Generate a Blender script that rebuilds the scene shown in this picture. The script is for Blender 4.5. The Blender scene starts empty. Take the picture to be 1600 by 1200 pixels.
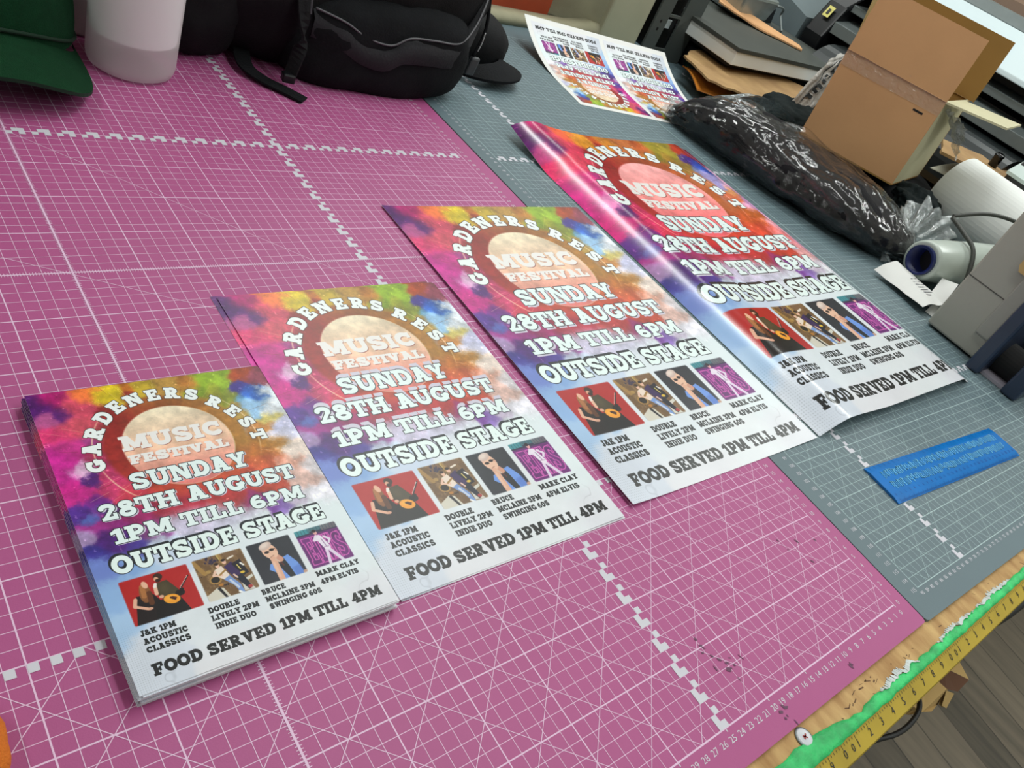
import bpy, bmesh, math, random
import numpy as np
from mathutils import Vector, Matrix, noise

# ------------------------------------------------------------------ scene set-up
# All building is done in centimetres, origin on the cutting-mat surface at the pink mat's zero corner;
# W() turns that into Blender metres with the mat surface 0.80 m above the floor.
S, ZT = 0.01, 0.80
def W(x, y, z=0.0): return Vector((x*S, y*S, ZT + z*S))
scene = bpy.context.scene
COL = scene.collection

cam_data = bpy.data.cameras.new('camera')
cam = bpy.data.objects.new('camera', cam_data); COL.objects.link(cam)
cam_data.sensor_width = 36.0; cam_data.lens = 36.0*1266.486/1600.0
cam_data.clip_start = 0.02; cam_data.clip_end = 50
R = ((0.74273137, 0.13943846, -0.65490993), (-0.55355659, 0.67816028, -0.48339811), (0.37672962, 0.72156465, 0.580878))
m = Matrix(R).to_4x4(); m.translation = W(-66.289, -2.593, 41.153)
cam.matrix_world = m
scene.camera = cam

world = bpy.data.worlds.new('World'); scene.world = world; world.use_nodes = True
world.node_tree.nodes['Background'].inputs[0].default_value = (0.93, 0.97, 1.0, 1)
world.node_tree.nodes['Background'].inputs[1].default_value = 0.25

vs = scene.view_settings
vs.view_transform = 'Standard'; vs.look = 'None'; vs.gamma = 1.0; vs.use_curve_mapping = False
vs.exposure = -0.32

# ceiling tube lamps: (x, y, length along y in cm, power)
LAMPS = [(230, 40, 150, 26), (20, 20, 150, 14), (82, 180, 200, 30), (-150, 60, 150, 11), (230, 230, 150, 10), (40, -150, 150, 16), (230, -130, 150, 12)]
for i, (lx, ly, ln, pw) in enumerate(LAMPS):
    ld = bpy.data.lights.new('tube_light', 'AREA'); ld.shape = 'RECTANGLE'
    ld.size = 0.14; ld.size_y = ln*S; ld.energy = pw; ld.color = (0.95, 1.0, 0.97)
    lo = bpy.data.objects.new('tube_light', ld); COL.objects.link(lo); lo.location = W(lx, ly, 161)

# ------------------------------------------------------------------ helpers
rnd = random.Random(7)
def lin(c):
    return tuple(((v/12.92) if v <= 0.04045 else ((v+0.055)/1.055)**2.4) for v in c)
def rgb(r, g, b): return lin((r/255, g/255, b/255))

def mat(name, col, rough=0.5, metal=0.0, spec=0.5, var=0.0, vscale=30.0, bump=0.0, bscale=200.0, coat=0.0, sheen=0.0, trans=0.0, alpha=1.0, col2=None, stretch=None):
    """procedural principled material: noise tint + noise bump"""
    M = bpy.data.materials.new(name); M.use_nodes = True
    nt = M.node_tree; b = nt.nodes['Principled BSDF']
    b.inputs['Base Color'].default_value = (*col, 1); b.inputs['Roughness'].default_value = rough
    b.inputs['Metallic'].default_value = metal; b.inputs['Specular IOR Level'].default_value = spec
    b.inputs['Coat Weight'].default_value = coat; b.inputs['Sheen Weight'].default_value = sheen
    b.inputs['Transmission Weight'].default_value = trans; b.inputs['Alpha'].default_value = alpha
    tc = nt.nodes.new('ShaderNodeTexCoord'); src = tc.outputs['Object']
    if stretch:
        mp = nt.nodes.new('ShaderNodeMapping'); mp.inputs['Scale'].default_value = stretch
        nt.links.new(src, mp.inputs['Vector']); src = mp.outputs['Vector']
    if var > 0 or col2:
        n = nt.nodes.new('ShaderNodeTexNoise'); n.inputs['Scale'].default_value = vscale; n.inputs['Detail'].default_value = 5
        nt.links.new(src, n.inputs['Vector'])
        r = nt.nodes.new('ShaderNodeValToRGB'); nt.links.new(n.outputs['Fac'], r.inputs['Fac'])
        r.color_ramp.elements[0].position = 0.3; r.color_ramp.elements[1].position = 0.7
        c2 = col2 if col2 else tuple(min(1, v*(1+var)) for v in col)
        c1 = col if col2 else tuple(v*(1-var) for v in col)
        r.color_ramp.elements[0].color = (*c1, 1); r.color_ramp.elements[1].color = (*c2, 1)
        nt.links.new(r.outputs['Color'], b.inputs['Base Color'])
    if bump > 0:
        n2 = nt.nodes.new('ShaderNodeTexNoise'); n2.inputs['Scale'].default_value = bscale; n2.inputs['Detail'].default_value = 4
        nt.links.new(src, n2.inputs['Vector'])
        bp = nt.nodes.new('ShaderNodeBump'); bp.inputs['Strength'].default_value = bump; bp.inputs['Distance'].default_value = 0.002
        nt.links.new(n2.outputs['Fac'], bp.inputs['Height']); nt.links.new(bp.outputs['Normal'], b.inputs['Normal'])
    return M

def film_mat(name, tint, opacity, rough=0.12, bscale=60, bump=0.6, refl=0.05):
    """clear wrinkled plastic film: transparent + glossy + a little milky diffuse"""
    M = bpy.data.materials.new(name); M.use_nodes = True; nt = M.node_tree
    for n in list(nt.nodes):
        if n.type != 'OUTPUT_MATERIAL': nt.nodes.remove(n)
    out = [n for n in nt.nodes if n.type == 'OUTPUT_MATERIAL'][0]
    tr = nt.nodes.new('ShaderNodeBsdfTransparent'); gl = nt.nodes.new('ShaderNodeBsdfGlossy'); df = nt.nodes.new('ShaderNodeBsdfDiffuse')
    df.inputs[0].default_value = (*tint, 1); gl.inputs['Roughness'].default_value = rough
    fr = nt.nodes.new('ShaderNodeLayerWeight'); fr.inputs[0].default_value = 0.5
    pw = nt.nodes.new('ShaderNodeMath'); pw.operation = 'POWER'; pw.inputs[1].default_value = 4.0; nt.links.new(fr.outputs['Facing'], pw.inputs[0])
    ma = nt.nodes.new('ShaderNodeMath'); ma.operation = 'MULTIPLY_ADD'; ma.inputs[1].default_value = 0.75; ma.inputs[2].default_value = refl; nt.links.new(pw.outputs[0], ma.inputs[0])
    m1 = nt.nodes.new('ShaderNodeMixShader'); m2 = nt.nodes.new('ShaderNodeMixShader')
    m1.inputs[0].default_value = opacity
    nt.links.new(tr.outputs[0], m1.inputs[1]); nt.links.new(df.outputs[0], m1.inputs[2])
    nt.links.new(ma.outputs[0], m2.inputs[0]); nt.links.new(m1.outputs[0], m2.inputs[1]); nt.links.new(gl.outputs[0], m2.inputs[2])
    tc = nt.nodes.new('ShaderNodeTexCoord'); n2 = nt.nodes.new('ShaderNodeTexNoise'); n2.inputs['Scale'].default_value = bscale
    n2.inputs['Distortion'].default_value = 1.5; n2.inputs['Detail'].default_value = 5
    bp = nt.nodes.new('ShaderNodeBump'); bp.inputs['Strength'].default_value = bump; bp.inputs['Distance'].default_value = 0.01
    nt.links.new(tc.outputs['Object'], n2.inputs['Vector']); nt.links.new(n2.outputs['Fac'], bp.inputs['Height'])
    for nd in (gl, df, fr): nt.links.new(bp.outputs['Normal'], nd.inputs['Normal'])
    nt.links.new(m2.outputs[0], out.inputs['Surface'])
    return M

def thing(name, label, cat, loc, group=None):
    o = bpy.data.objects.new(name, None); COL.objects.link(o); o.location = W(*loc); o.empty_display_size = 0.03
    tag(o, label, cat, group); return o
def tag(o, label, cat, group=None):
    o['label'] = label; o['category'] = cat
    if group: o['group'] = group
    return o

class MB:
    """collects geometry in centimetres; build() links it as ONE mesh object"""
    def __init__(s): s.v = []; s.f = []; s.mi = []; s.uv = None; s.m = 0
    def add(s, verts, faces):
        o = len(s.v); s.v += [tuple(v) for v in verts]
        for f in faces: s.f.append(tuple(o+i for i in f)); s.mi.append(s.m)
        return s
    def hexa(s, p):   # 8 points: bottom 4 ccw, top 4 ccw
        return s.add(p, [(3,2,1,0),(4,5,6,7),(0,1,5,4),(1,2,6,5),(2,3,7,6),(3,0,4,7)])
    def box(s, x0, y0, z0, x1, y1, z1):
        return s.hexa([(x0,y0,z0),(x1,y0,z0),(x1,y1,z0),(x0,y1,z0),(x0,y0,z1),(x1,y0,z1),(x1,y1,z1),(x0,y1,z1)])
    def obox(s, o, a, b, c):   # oriented box from corner o with edge vectors a, b, c
        o, a, b, c = map(Vector, (o, a, b, c))
        return s.hexa([o, o+a, o+a+b, o+b, o+c, o+a+c, o+a+b+c, o+b+c])
    def slab(s, pts, thick):   # polygon (3-D points) given a thickness downwards
        n = len(pts)
        v = [tuple(p) for p in pts] + [(p[0], p[1], p[2]-thick) for p in pts]
        f = [tuple(range(n)), tuple(range(2*n-1, n-1, -1))] + [(i, i+n, (i+1) % n+n, (i+1) % n) for i in range(n)]
        return s.add(v, f)
    def quad(s, a, b, c, d): return s.add([a, b, c, d], [(0,1,2,3)])
    def rect(s, x0, y0, x1, y1, z): return s.quad((x0,y0,z),(x1,y0,z),(x1,y1,z),(x0,y1,z))
    def line(s, x0, y0, x1, y1, w, z):
        d = Vector((x1-x0, y1-y0)); d.normalize(); n = Vector((-d.y, d.x))*w/2
        return s.quad((x0-n.x,y0-n.y,z),(x1-n.x,y1-n.y,z),(x1+n.x,y1+n.y,z),(x0+n.x,y0+n.y,z))
    def tube(s, path, r, seg=10, cap=True):
        path = [Vector(p) for p in path]; n = len(path); rr = r if isinstance(r, (list, tuple)) else [r]*n
        v = []; up = Vector((0,0,1))
        for i, p in enumerate(path):
            t = (path[min(i+1, n-1)]-path[max(i-1, 0)]).normalized()
            a = t.cross(up)
            if a.length < 1e-3: a = t.cross(Vector((1,0,0)))
            a.normalize(); b = a.cross(t)
            for k in range(seg):
                q = 2*math.pi*k/seg; v.append(p + (a*math.cos(q)+b*math.sin(q))*rr[i])
        f = [(i*seg+k, i*seg+(k+1) % seg, (i+1)*seg+(k+1) % seg, (i+1)*seg+k) for i in range(n-1) for k in range(seg)]
        if cap: f += [tuple(range(seg-1, -1, -1)), tuple((n-1)*seg+k for k in range(seg))]
        return s.add(v, f)
    def lathe(s, o, axis, prof, seg=40):   # prof: (radius, height along axis)
        o, ax = Vector(o), Vector(axis).normalized()
        a = ax.cross(Vector((0,0,1)))
        if a.length < 1e-3: a = Vector((1,0,0))
        a.normalize(); b = ax.cross(a); v = []
        for r, h in prof:
            for k in range(seg):
                q = 2*math.pi*k/seg; v.append(o+ax*h+(a*math.cos(q)+b*math.sin(q))*r)
        n = len(prof)
        return s.add(v, [(i*seg+k, i*seg+(k+1) % seg, (i+1)*seg+(k+1) % seg, (i+1)*seg+k) for i in range(n-1) for k in range(seg)])
    def blob(s, c, r, sub=4, amp=0.15, freq=0.15, pw=2.0, zmin=None, seed=0.0, fn=None):
        """superellipsoid with noise creases"""
        bm = bmesh.new(); bmesh.ops.create_icosphere(bm, subdivisions=sub, radius=1)
        v = []
        for q in bm.verts:
            d = q.co; k = (abs(d.x)**pw+abs(d.y)**pw+abs(d.z)**pw)**(-1/pw)
            p = Vector((c[0]+d.x*k*r[0], c[1]+d.y*k*r[1], c[2]+d.z*k*r[2]))
            nn = noise.fractal(Vector((p.x*freq+seed, p.y*freq, p.z*freq)), 0.8, 2.0, 4)
            p += Vector((d.x*r[0], d.y*r[1], d.z*r[2]))*nn*amp
            if fn: p = fn(p)
            if zmin is not None and p.z < zmin: p.z = zmin+0.02*(p.z-zmin)
            v.append(p)
        f = [tuple(x.index for x in fc.verts) for fc in bm.faces]; bm.free()
        return s.add(v, f)
    def grid(s, fn, nu, nv):
        v = [fn(i/(nu-1), j/(nv-1)) for j in range(nv) for i in range(nu)]
        return s.add(v, [(j*nu+i, j*nu+i+1, (j+1)*nu+i+1, (j+1)*nu+i) for j in range(nv-1) for i in range(nu-1)])
    def sheet(s, fn, nu, nv, t=0.03):
        """curved sheet with thickness"""
        top = [Vector(fn(i/(nu-1), j/(nv-1))) for j in range(nv) for i in range(nu)]
        o = len(s.v); N = nu*nv; m0 = s.m
        s.v += [tuple(p) for p in top] + [(p.x, p.y, p.z-t) for p in top]
        for j in range(nv-1):
            for i in range(nu-1):
                q = (o+j*nu+i, o+j*nu+i+1, o+(j+1)*nu+i+1, o+(j+1)*nu+i)
                s.f.append(q); s.mi.append(m0); s.f.append(tuple(N+k for k in reversed(q))); s.mi.append(1)
        rim = [i for i in range(nu)] + [j*nu+nu-1 for j in range(1, nv)] + [(nv-1)*nu+i for i in range(nu-2, -1, -1)] + [j*nu for j in range(nv-2, 0, -1)]
        for a, b in zip(rim, rim[1:]+rim[:1]):      # rim has its own vertices so that smooth shading stops at the edge
            q = len(s.v); s.v += [s.v[o+b], s.v[o+a], s.v[o+a+N], s.v[o+b+N]]; s.f.append((q, q+1, q+2, q+3)); s.mi.append(1)
        return s
    def build(s, name, mats, parent=None, smooth=False, uvfn=None, bevel=0.0, origin=None, bseg=2):
        me = bpy.data.meshes.new(name)
        if parent is not None: og = parent['_o']
        elif origin is not None: og = origin
        else:
            a = np.array(s.v); og = (float((a[:,0].min()+a[:,0].max())/2), float((a[:,1].min()+a[:,1].max())/2), float(a[:,2].min()))
        me.from_pydata([((x-og[0])*S, (y-og[1])*S, (z-og[2])*S) for x, y, z in s.v], [], s.f)
        mats = mats if isinstance(mats, (list, tuple)) else [mats]
        for q in mats: me.materials.append(q)
        me.polygons.foreach_set('material_index', [min(i, len(mats)-1) for i in s.mi])
        if uvfn:
            ul = me.uv_layers.new(name='UVMap'); idx = np.zeros(len(me.loops), dtype=np.int32); me.loops.foreach_get('vertex_index', idx)
            uv = np.array([uvfn(*p) if not isinstance(uvfn, list) else (0, 0) for p in s.v] if not isinstance(uvfn, list) else uvfn)
            ul.data.foreach_set('uv', uv[idx].astype(np.float32).ravel())
        if smooth: me.polygons.foreach_set('use_smooth', [True]*len(me.polygons))
        me.update()
        o = bpy.data.objects.new(name, me); COL.objects.link(o)
        if parent is not None: o.parent = parent['_p']
        else: o.location = W(*og)
        if bevel > 0:
            b = o.modifiers.new('bevel', 'BEVEL'); b.width = bevel*S; b.segments = bseg; b.limit_method = 'ANGLE'; b.angle_limit = math.radians(40)
            if smooth is False: pass
        return o
def P(empty, loc): return {'_p': empty, '_o': loc}
def sub(o, origin): return {'_p': o, '_o': origin}

def text_polys(txt, size, font_space=1.0):
    """Blender's built-in font as flat polygons (verts 2-D, faces), centred on x, baseline 0"""
    cu = bpy.data.curves.new('t', 'FONT'); cu.body = txt; cu.size = size; cu.align_x = 'CENTER'; cu.resolution_u = 2
    ob = bpy.data.objects.new('t', cu); me = ob.to_mesh()
    v = [(p.co.x, p.co.y) for p in me.vertices]; f = [tuple(p.vertices) for p in me.polygons]
    ob.to_mesh_clear(); bpy.data.objects.remove(ob); bpy.data.curves.remove(cu)
    return v, f
_tc = {}
def put_text(mb, txt, size, pos, ax, ay):
    if (txt, size) not in _tc: _tc[(txt, size)] = text_polys(txt, size)
    v, f = _tc[(txt, size)]; pos, ax, ay = Vector(pos), Vector(ax), Vector(ay)
    mb.add([pos+ax*a+ay*b for a, b in v], f)

# ------------------------------------------------------------------ the poster artwork (worked out as numbers, no files)
def fbm(h, w, cells, seed, octv=5, gain=0.5):
    r = np.random.RandomState(seed); out = np.zeros((h, w), np.float32); amp = 1.0; tot = 0
    for o in range(octv):
        cx = cells*2**o; cy = int(cx*h/w)+1
        g = r.rand(cy+2, cx+2).astype(np.float32)
        y = np.linspace(0, cy, h, endpoint=False); x = np.linspace(0, cx, w, endpoint=False)
        yi = y.astype(int); xi = x.astype(int); fy = (y-yi)[:, None]; fx = (x-xi)[None]
        fy = fy*fy*(3-2*fy); fx = fx*fx*(3-2*fx)
        a = g[yi][:, xi]; b = g[yi][:, xi+1]; c = g[yi+1][:, xi]; d = g[yi+1][:, xi+1]
        out += amp*((a*(1-fx)+b*fx)*(1-fy)+(c*(1-fx)+d*fx)*fy); tot += amp; amp *= gain
    return out/tot-0.5
AW = 1080; AH = int(AW*29.7/21); PX = 21.0/AW          # drawn in A4 centimetres, y down
YY, XX = np.mgrid[0:AH, 0:AW].astype(np.float32); XX = (XX+0.5)*PX; YY = (YY+0.5)*PX

def seg_d(x, y, x0, y0, x1, y1):
    dx, dy = x1-x0, y1-y0; L = dx*dx+dy*dy+1e-9
    t = np.clip(((x-x0)*dx+(y-y0)*dy)/L, 0, 1)
    return np.hypot(x-x0-t*dx, y-y0-t*dy)
def poly_sd(x, y, pts):
    d = np.full(x.shape, 1e9, np.float32); ins = np.zeros(x.shape, bool); n = len(pts)
    for i in range(n):
        (x0, y0), (x1, y1) = pts[i], pts[(i+1) % n]
        d = np.minimum(d, seg_d(x, y, x0, y0, x1, y1))
        if y0 != y1:
            c = ((y0 > y) != (y1 > y)) & (x < (x1-x0)*(y-y0)/(y1-y0)+x0); ins ^= c
    return np.where(ins, -d, d)

# slab-serif capitals: units of cap height, y up. b = box, q = polygon, a = elliptic arc stroke, s = stroke
ST, SR = 0.25, 0.17
def bx(x0, y0, x1, y1): return ('q', [(x0,y0),(x1,y0),(x1,y1),(x0,y1)])
def arc(cx, cy, rx, ry, a0, a1, w): return ('a', cx, cy, rx, ry, a0, a1, w)
def stem(x, lo=0.0, hi=1.0, e=0.10, top=True, bot=True, w=ST):
    o = [bx(x, lo, x+w, hi)]
    if bot: o.append(bx(x-e, lo, x+w+e, lo+SR))
    if top: o.append(bx(x-e, hi-SR, x+w+e, hi))
    return o
G = {
 'A': (1.0, [('q', [(0.13,0),(0.36,0),(0.60,1),(0.34,1)]), ('q', [(0.64,0),(0.92,0),(0.64,1),(0.36,1)]), bx(0.28,0.24,0.74,0.40), bx(0.0,0,0.42,SR), bx(0.56,0,1.0,SR), bx(0.22,0.86,0.6,1.0)]),
 'B': (0.86, stem(0.10,e=0.10)+[arc(0.40,0.73,0.26,0.19,-90,90,0.22), arc(0.44,0.28,0.28,0.20,-90,90,0.24), bx(0.2,0.84,0.44,1.0), bx(0.2,0.43,0.46,0.58), bx(0.2,0,0.46,SR)]),
 'C': (0.90, [arc(0.47,0.5,0.35,0.38,62,310,0.26), bx(0.66,0.60,0.82,0.98)]),
 'D': (0.94, stem(0.10)+[arc(0.44,0.5,0.36,0.40,-90,90,0.25), bx(0.2,0.83,0.46,1.0), bx(0.2,0,0.46,SR)]),
 'E': (0.86, [bx(0.10,0,0.36,1), bx(0,0,0.80,SR), bx(0,0.83,0.78,1), bx(0.62,0.66,0.78,1.0), bx(0.66,0,0.82,0.36), bx(0.3,0.42,0.56,0.58), bx(0.48,0.34,0.60,0.66)]),
 'F': (0.82, [bx(0.10,0,0.36,1), bx(0,0,0.48,SR), bx(0,0.83,0.78,1), bx(0.62,0.64,0.78,1.0), bx(0.3,0.40,0.56,0.56), bx(0.48,0.32,0.60,0.64)]),
 'G': (0.96, [arc(0.47,0.5,0.35,0.38,58,345,0.26), bx(0.66,0.64,0.82,0.98), bx(0.52,0.32,0.96,0.48), bx(0.62,0.08,0.86,0.46)]),
 'H': (1.04, stem(0.10)+stem(0.69)+[bx(0.2,0.42,0.8,0.59)]),
 'I': (0.46, stem(0.10)),
 'J': (0.66, [bx(0.30,0.2,0.54,1), bx(0.18,0.83,0.66,1), arc(0.26,0.22,0.17,0.14,180,360,0.22)]),
 'K': (1.0, stem(0.10)+[('q', [(0.3,0.40),(0.66,0.9),(0.92,0.9),(0.36,0.30)]), ('q', [(0.38,0.56),(0.60,0.66),(0.92,0.1),(0.62,0.1)]), bx(0.56,0.83,0.98,1), bx(0.56,0,1.0,SR)]),
 'L': (0.82, stem(0.10)+[bx(0.2,0,0.78,SR), bx(0.60,0,0.78,0.40)]),
 'M': (1.22, [bx(0.10,0,0.32,1), bx(0.90,0,1.14,1), bx(0,0,0.42,SR), bx(0.80,0,1.22,SR), bx(0,0.83,0.3,1), bx(0.94,0.83,1.22,1), ('q', [(0.14,1),(0.40,1),(0.72,0.12),(0.50,0.12)]), ('q', [(0.84,1),(1.10,1),(0.72,0.12),(0.50,0.12)])]),
 'N': (1.04, [bx(0.10,0,0.30,1), bx(0.74,0,0.94,1), bx(0,0,0.42,SR), bx(0.62,0.83,1.04,1), bx(0,0.83,0.36,1), ('q', [(0.12,1),(0.42,1),(0.94,0),(0.66,0)])]),
 'O': (0.94, [arc(0.47,0.5,0.35,0.39,0,360,0.25)]),
 'P': (0.86, stem(0.10)+[arc(0.42,0.68,0.28,0.235,-90,90,0.23), bx(0.2,0.83,0.45,1), bx(0.2,0.34,0.45,0.52)]),
 'R': (1.0, stem(0.10)+[arc(0.44,0.71,0.26,0.205,-90,90,0.23), bx(0.2,0.83,0.46,1), bx(0.2,0.40,0.48,0.56), ('q', [(0.36,0.46),(0.62,0.50),(0.84,0.14),(0.58,0.06)]), bx(0.62,0,0.98,SR)]),
 'S': (0.84, [arc(0.40,0.715,0.27,0.18,40,265,0.23), arc(0.43,0.285,0.28,0.185,-140,95,0.23), bx(0.60,0.66,0.74,0.98), bx(0.05,0.02,0.19,0.36)]),
 'T': (0.88, [bx(0.31,0,0.57,1), bx(0.18,0,0.70,SR), bx(0.0,0.83,0.88,1), bx(0,0.60,0.15,1), bx(0.73,0.60,0.88,1)]),
 'U': (1.0, [bx(0.10,0.36,0.35,1), bx(0.68,0.36,0.90,1), bx(0,0.83,0.45,1), bx(0.58,0.83,1.0,1), arc(0.50,0.37,0.28,0.255,180,360,0.245)]),
 'V': (0.98, [('q', [(0.06,1),(0.34,1),(0.62,0),(0.40,0)]), ('q', [(0.68,1),(0.92,1),(0.62,0),(0.40,0)]), bx(0,0.83,0.44,1), bx(0.56,0.83,0.98,1)]),
 'W': (1.3, [('q', [(0.06,1),(0.32,1),(0.50,0),(0.28,0)]), ('q', [(0.58,1),(0.74,1),(0.50,0),(0.30,0)]), ('q', [(0.56,1),(0.74,1),(1.0,0),(0.80,0)]), ('q', [(1.0,1),(1.24,1),(1.0,0),(0.80,0)]), bx(0,0.83,0.42,1), bx(0.90,0.83,1.3,1)]),
 'Y': (0.98, [bx(0.37,0,0.62,0.5), bx(0.22,0,0.78,SR), ('q', [(0.04,1),(0.32,1),(0.62,0.42),(0.37,0.36)]), ('q', [(0.68,1),(0.94,1),(0.62,0.36),(0.40,0.36)]), bx(0,0.83,0.42,1), bx(0.58,0.83,0.98,1)]),
 '&': (0.98, [arc(0.40,0.75,0.18,0.15,0,360,0.20), arc(0.36,0.29,0.25,0.19,60,330,0.22), ('q', [(0.24,0.66),(0.46,0.70),(0.98,0.02),(0.70,0.0)]), ('q', [(0.60,0.22),(0.78,0.12),(0.92,0.52),(0.74,0.52)])]),
 '0': (0.82, [arc(0.41,0.5,0.28,0.39,0,360,0.24)]),
 '1': (0.62, [bx(0.24,0,0.49,1), bx(0.08,0,0.64,SR), ('q', [(0.02,0.66),(0.02,0.82),(0.28,1),(0.40,1),(0.40,0.74),(0.26,0.74)])]),
 '2': (0.80, [arc(0.40,0.72,0.25,0.17,-40,170,0.23), ('q', [(0.08,0.10),(0.34,0.16),(0.72,0.62),(0.50,0.62)]), bx(0.06,0,0.76,0.19), bx(0.60,0,0.76,0.36)]),
 '3': (0.78, [arc(0.37,0.735,0.24,0.16,-90,160,0.22), arc(0.37,0.28,0.27,0.185,-160,90,0.23)]),
 '4': (0.86, [bx(0.44,0,0.69,1), bx(0.30,0,0.82,SR), bx(0.02,0.24,0.84,0.41), ('q', [(0.02,0.26),(0.20,0.26),(0.60,0.94),(0.46,1.0)])]),
 '6': (0.82, [arc(0.42,0.31,0.27,0.20,0,360,0.22), arc(0.50,0.42,0.36,0.46,85,200,0.22)]),
 '8': (0.82, [arc(0.41,0.745,0.22,0.15,0,360,0.21), arc(0.41,0.28,0.27,0.185,0,360,0.22)]),
}
def glyph_sd(ch, x, y, sx, sy):
    """signed distance (cm) of glyph ch at local points x, y (cm), scaled by sx, sy"""
    d = np.full(x.shape, 1e9, np.float32); k = math.sqrt(sx*sy)
    for p in G[ch][1]:
        if p[0] == 'q': d = np.minimum(d, poly_sd(x, y, [(a*sx, b*sy) for a, b in p[1]]))
        else:
            _, cx, cy, rx, ry, a0, a1, w = p; n = max(6, int(abs(a1-a0)/14))
            pts = [((cx+rx*math.cos(math.radians(a0+(a1-a0)*i/n)))*sx, (cy+ry*math.sin(math.radians(a0+(a1-a0)*i/n)))*sy) for i in range(n+1)]
            for (u0, v0), (u1, v1) in zip(pts, pts[1:]): d = np.minimum(d, seg_d(x, y, u0, v0, u1, v1)-w*k/2)
    return d
def blend(img, sl, col, a):
    a = np.clip(a, 0, 1)[..., None]; img[sl] = img[sl]*(1-a)+np.array(col, np.float32)/255*a
class Letter:
    def __init__(s, ch, ox, oy, sx, sy, ang=0.0):
        s.ch, s.ox, s.oy, s.sx, s.sy, s.ang = ch, ox, oy, sx, sy, ang
        s.cache = None
    def sd(s, pad=0.45):
        if s.cache is None:
            w = G[s.ch][0]*s.sx; c, n = math.cos(s.ang), math.sin(s.ang)
            cs = [(s.ox+a*c+b*n, s.oy+a*n-b*c) for a in (-pad, w+pad) for b in (-pad, s.sy+pad)]
            x0 = max(0, int(min(p[0] for p in cs)/PX)); x1 = min(AW, int(max(p[0] for p in cs)/PX)+2)
            y0 = max(0, int(min(p[1] for p in cs)/PX)); y1 = min(AH, int(max(p[1] for p in cs)/PX)+2)
            sl = (slice(y0, y1), slice(x0, x1)); dx = XX[sl]-s.ox; dy = YY[sl]-s.oy
            s.cache = (sl, glyph_sd(s.ch, dx*c+dy*n, dx*n-dy*c, s.sx, s.sy))
        return s.cache
def layout(txt, x0, x1, base, cap, gap=0.06, space=0.42):
    tot = sum((G[c][0]+gap) if c != ' ' else space for c in txt)-gap
    sx = (x1-x0)/tot; x = x0; out = []
    for c in txt:
        if c == ' ': x += space*sx; continue
        out.append(Letter(c, x, base, sx, cap)); x += (G[c][0]+gap)*sx
    return out
def ink(img, letters, col, grow=0.0, off=(0, 0), soft=1.0):
    for L in letters:
        sl, d = L.sd()
        if off != (0, 0):
            oy, ox = int(round(off[1]/PX)), int(round(off[0]/PX))
            sl = (slice(sl[0].start+oy, sl[0].stop+oy), slice(sl[1].start+ox, sl[1].stop+ox))
            if sl[0].start < 0 or sl[1].start < 0 or sl[0].stop > AH or sl[1].stop > AW: continue
        blend(img, sl, col, 0.5-(d-grow)/(PX*soft))

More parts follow.
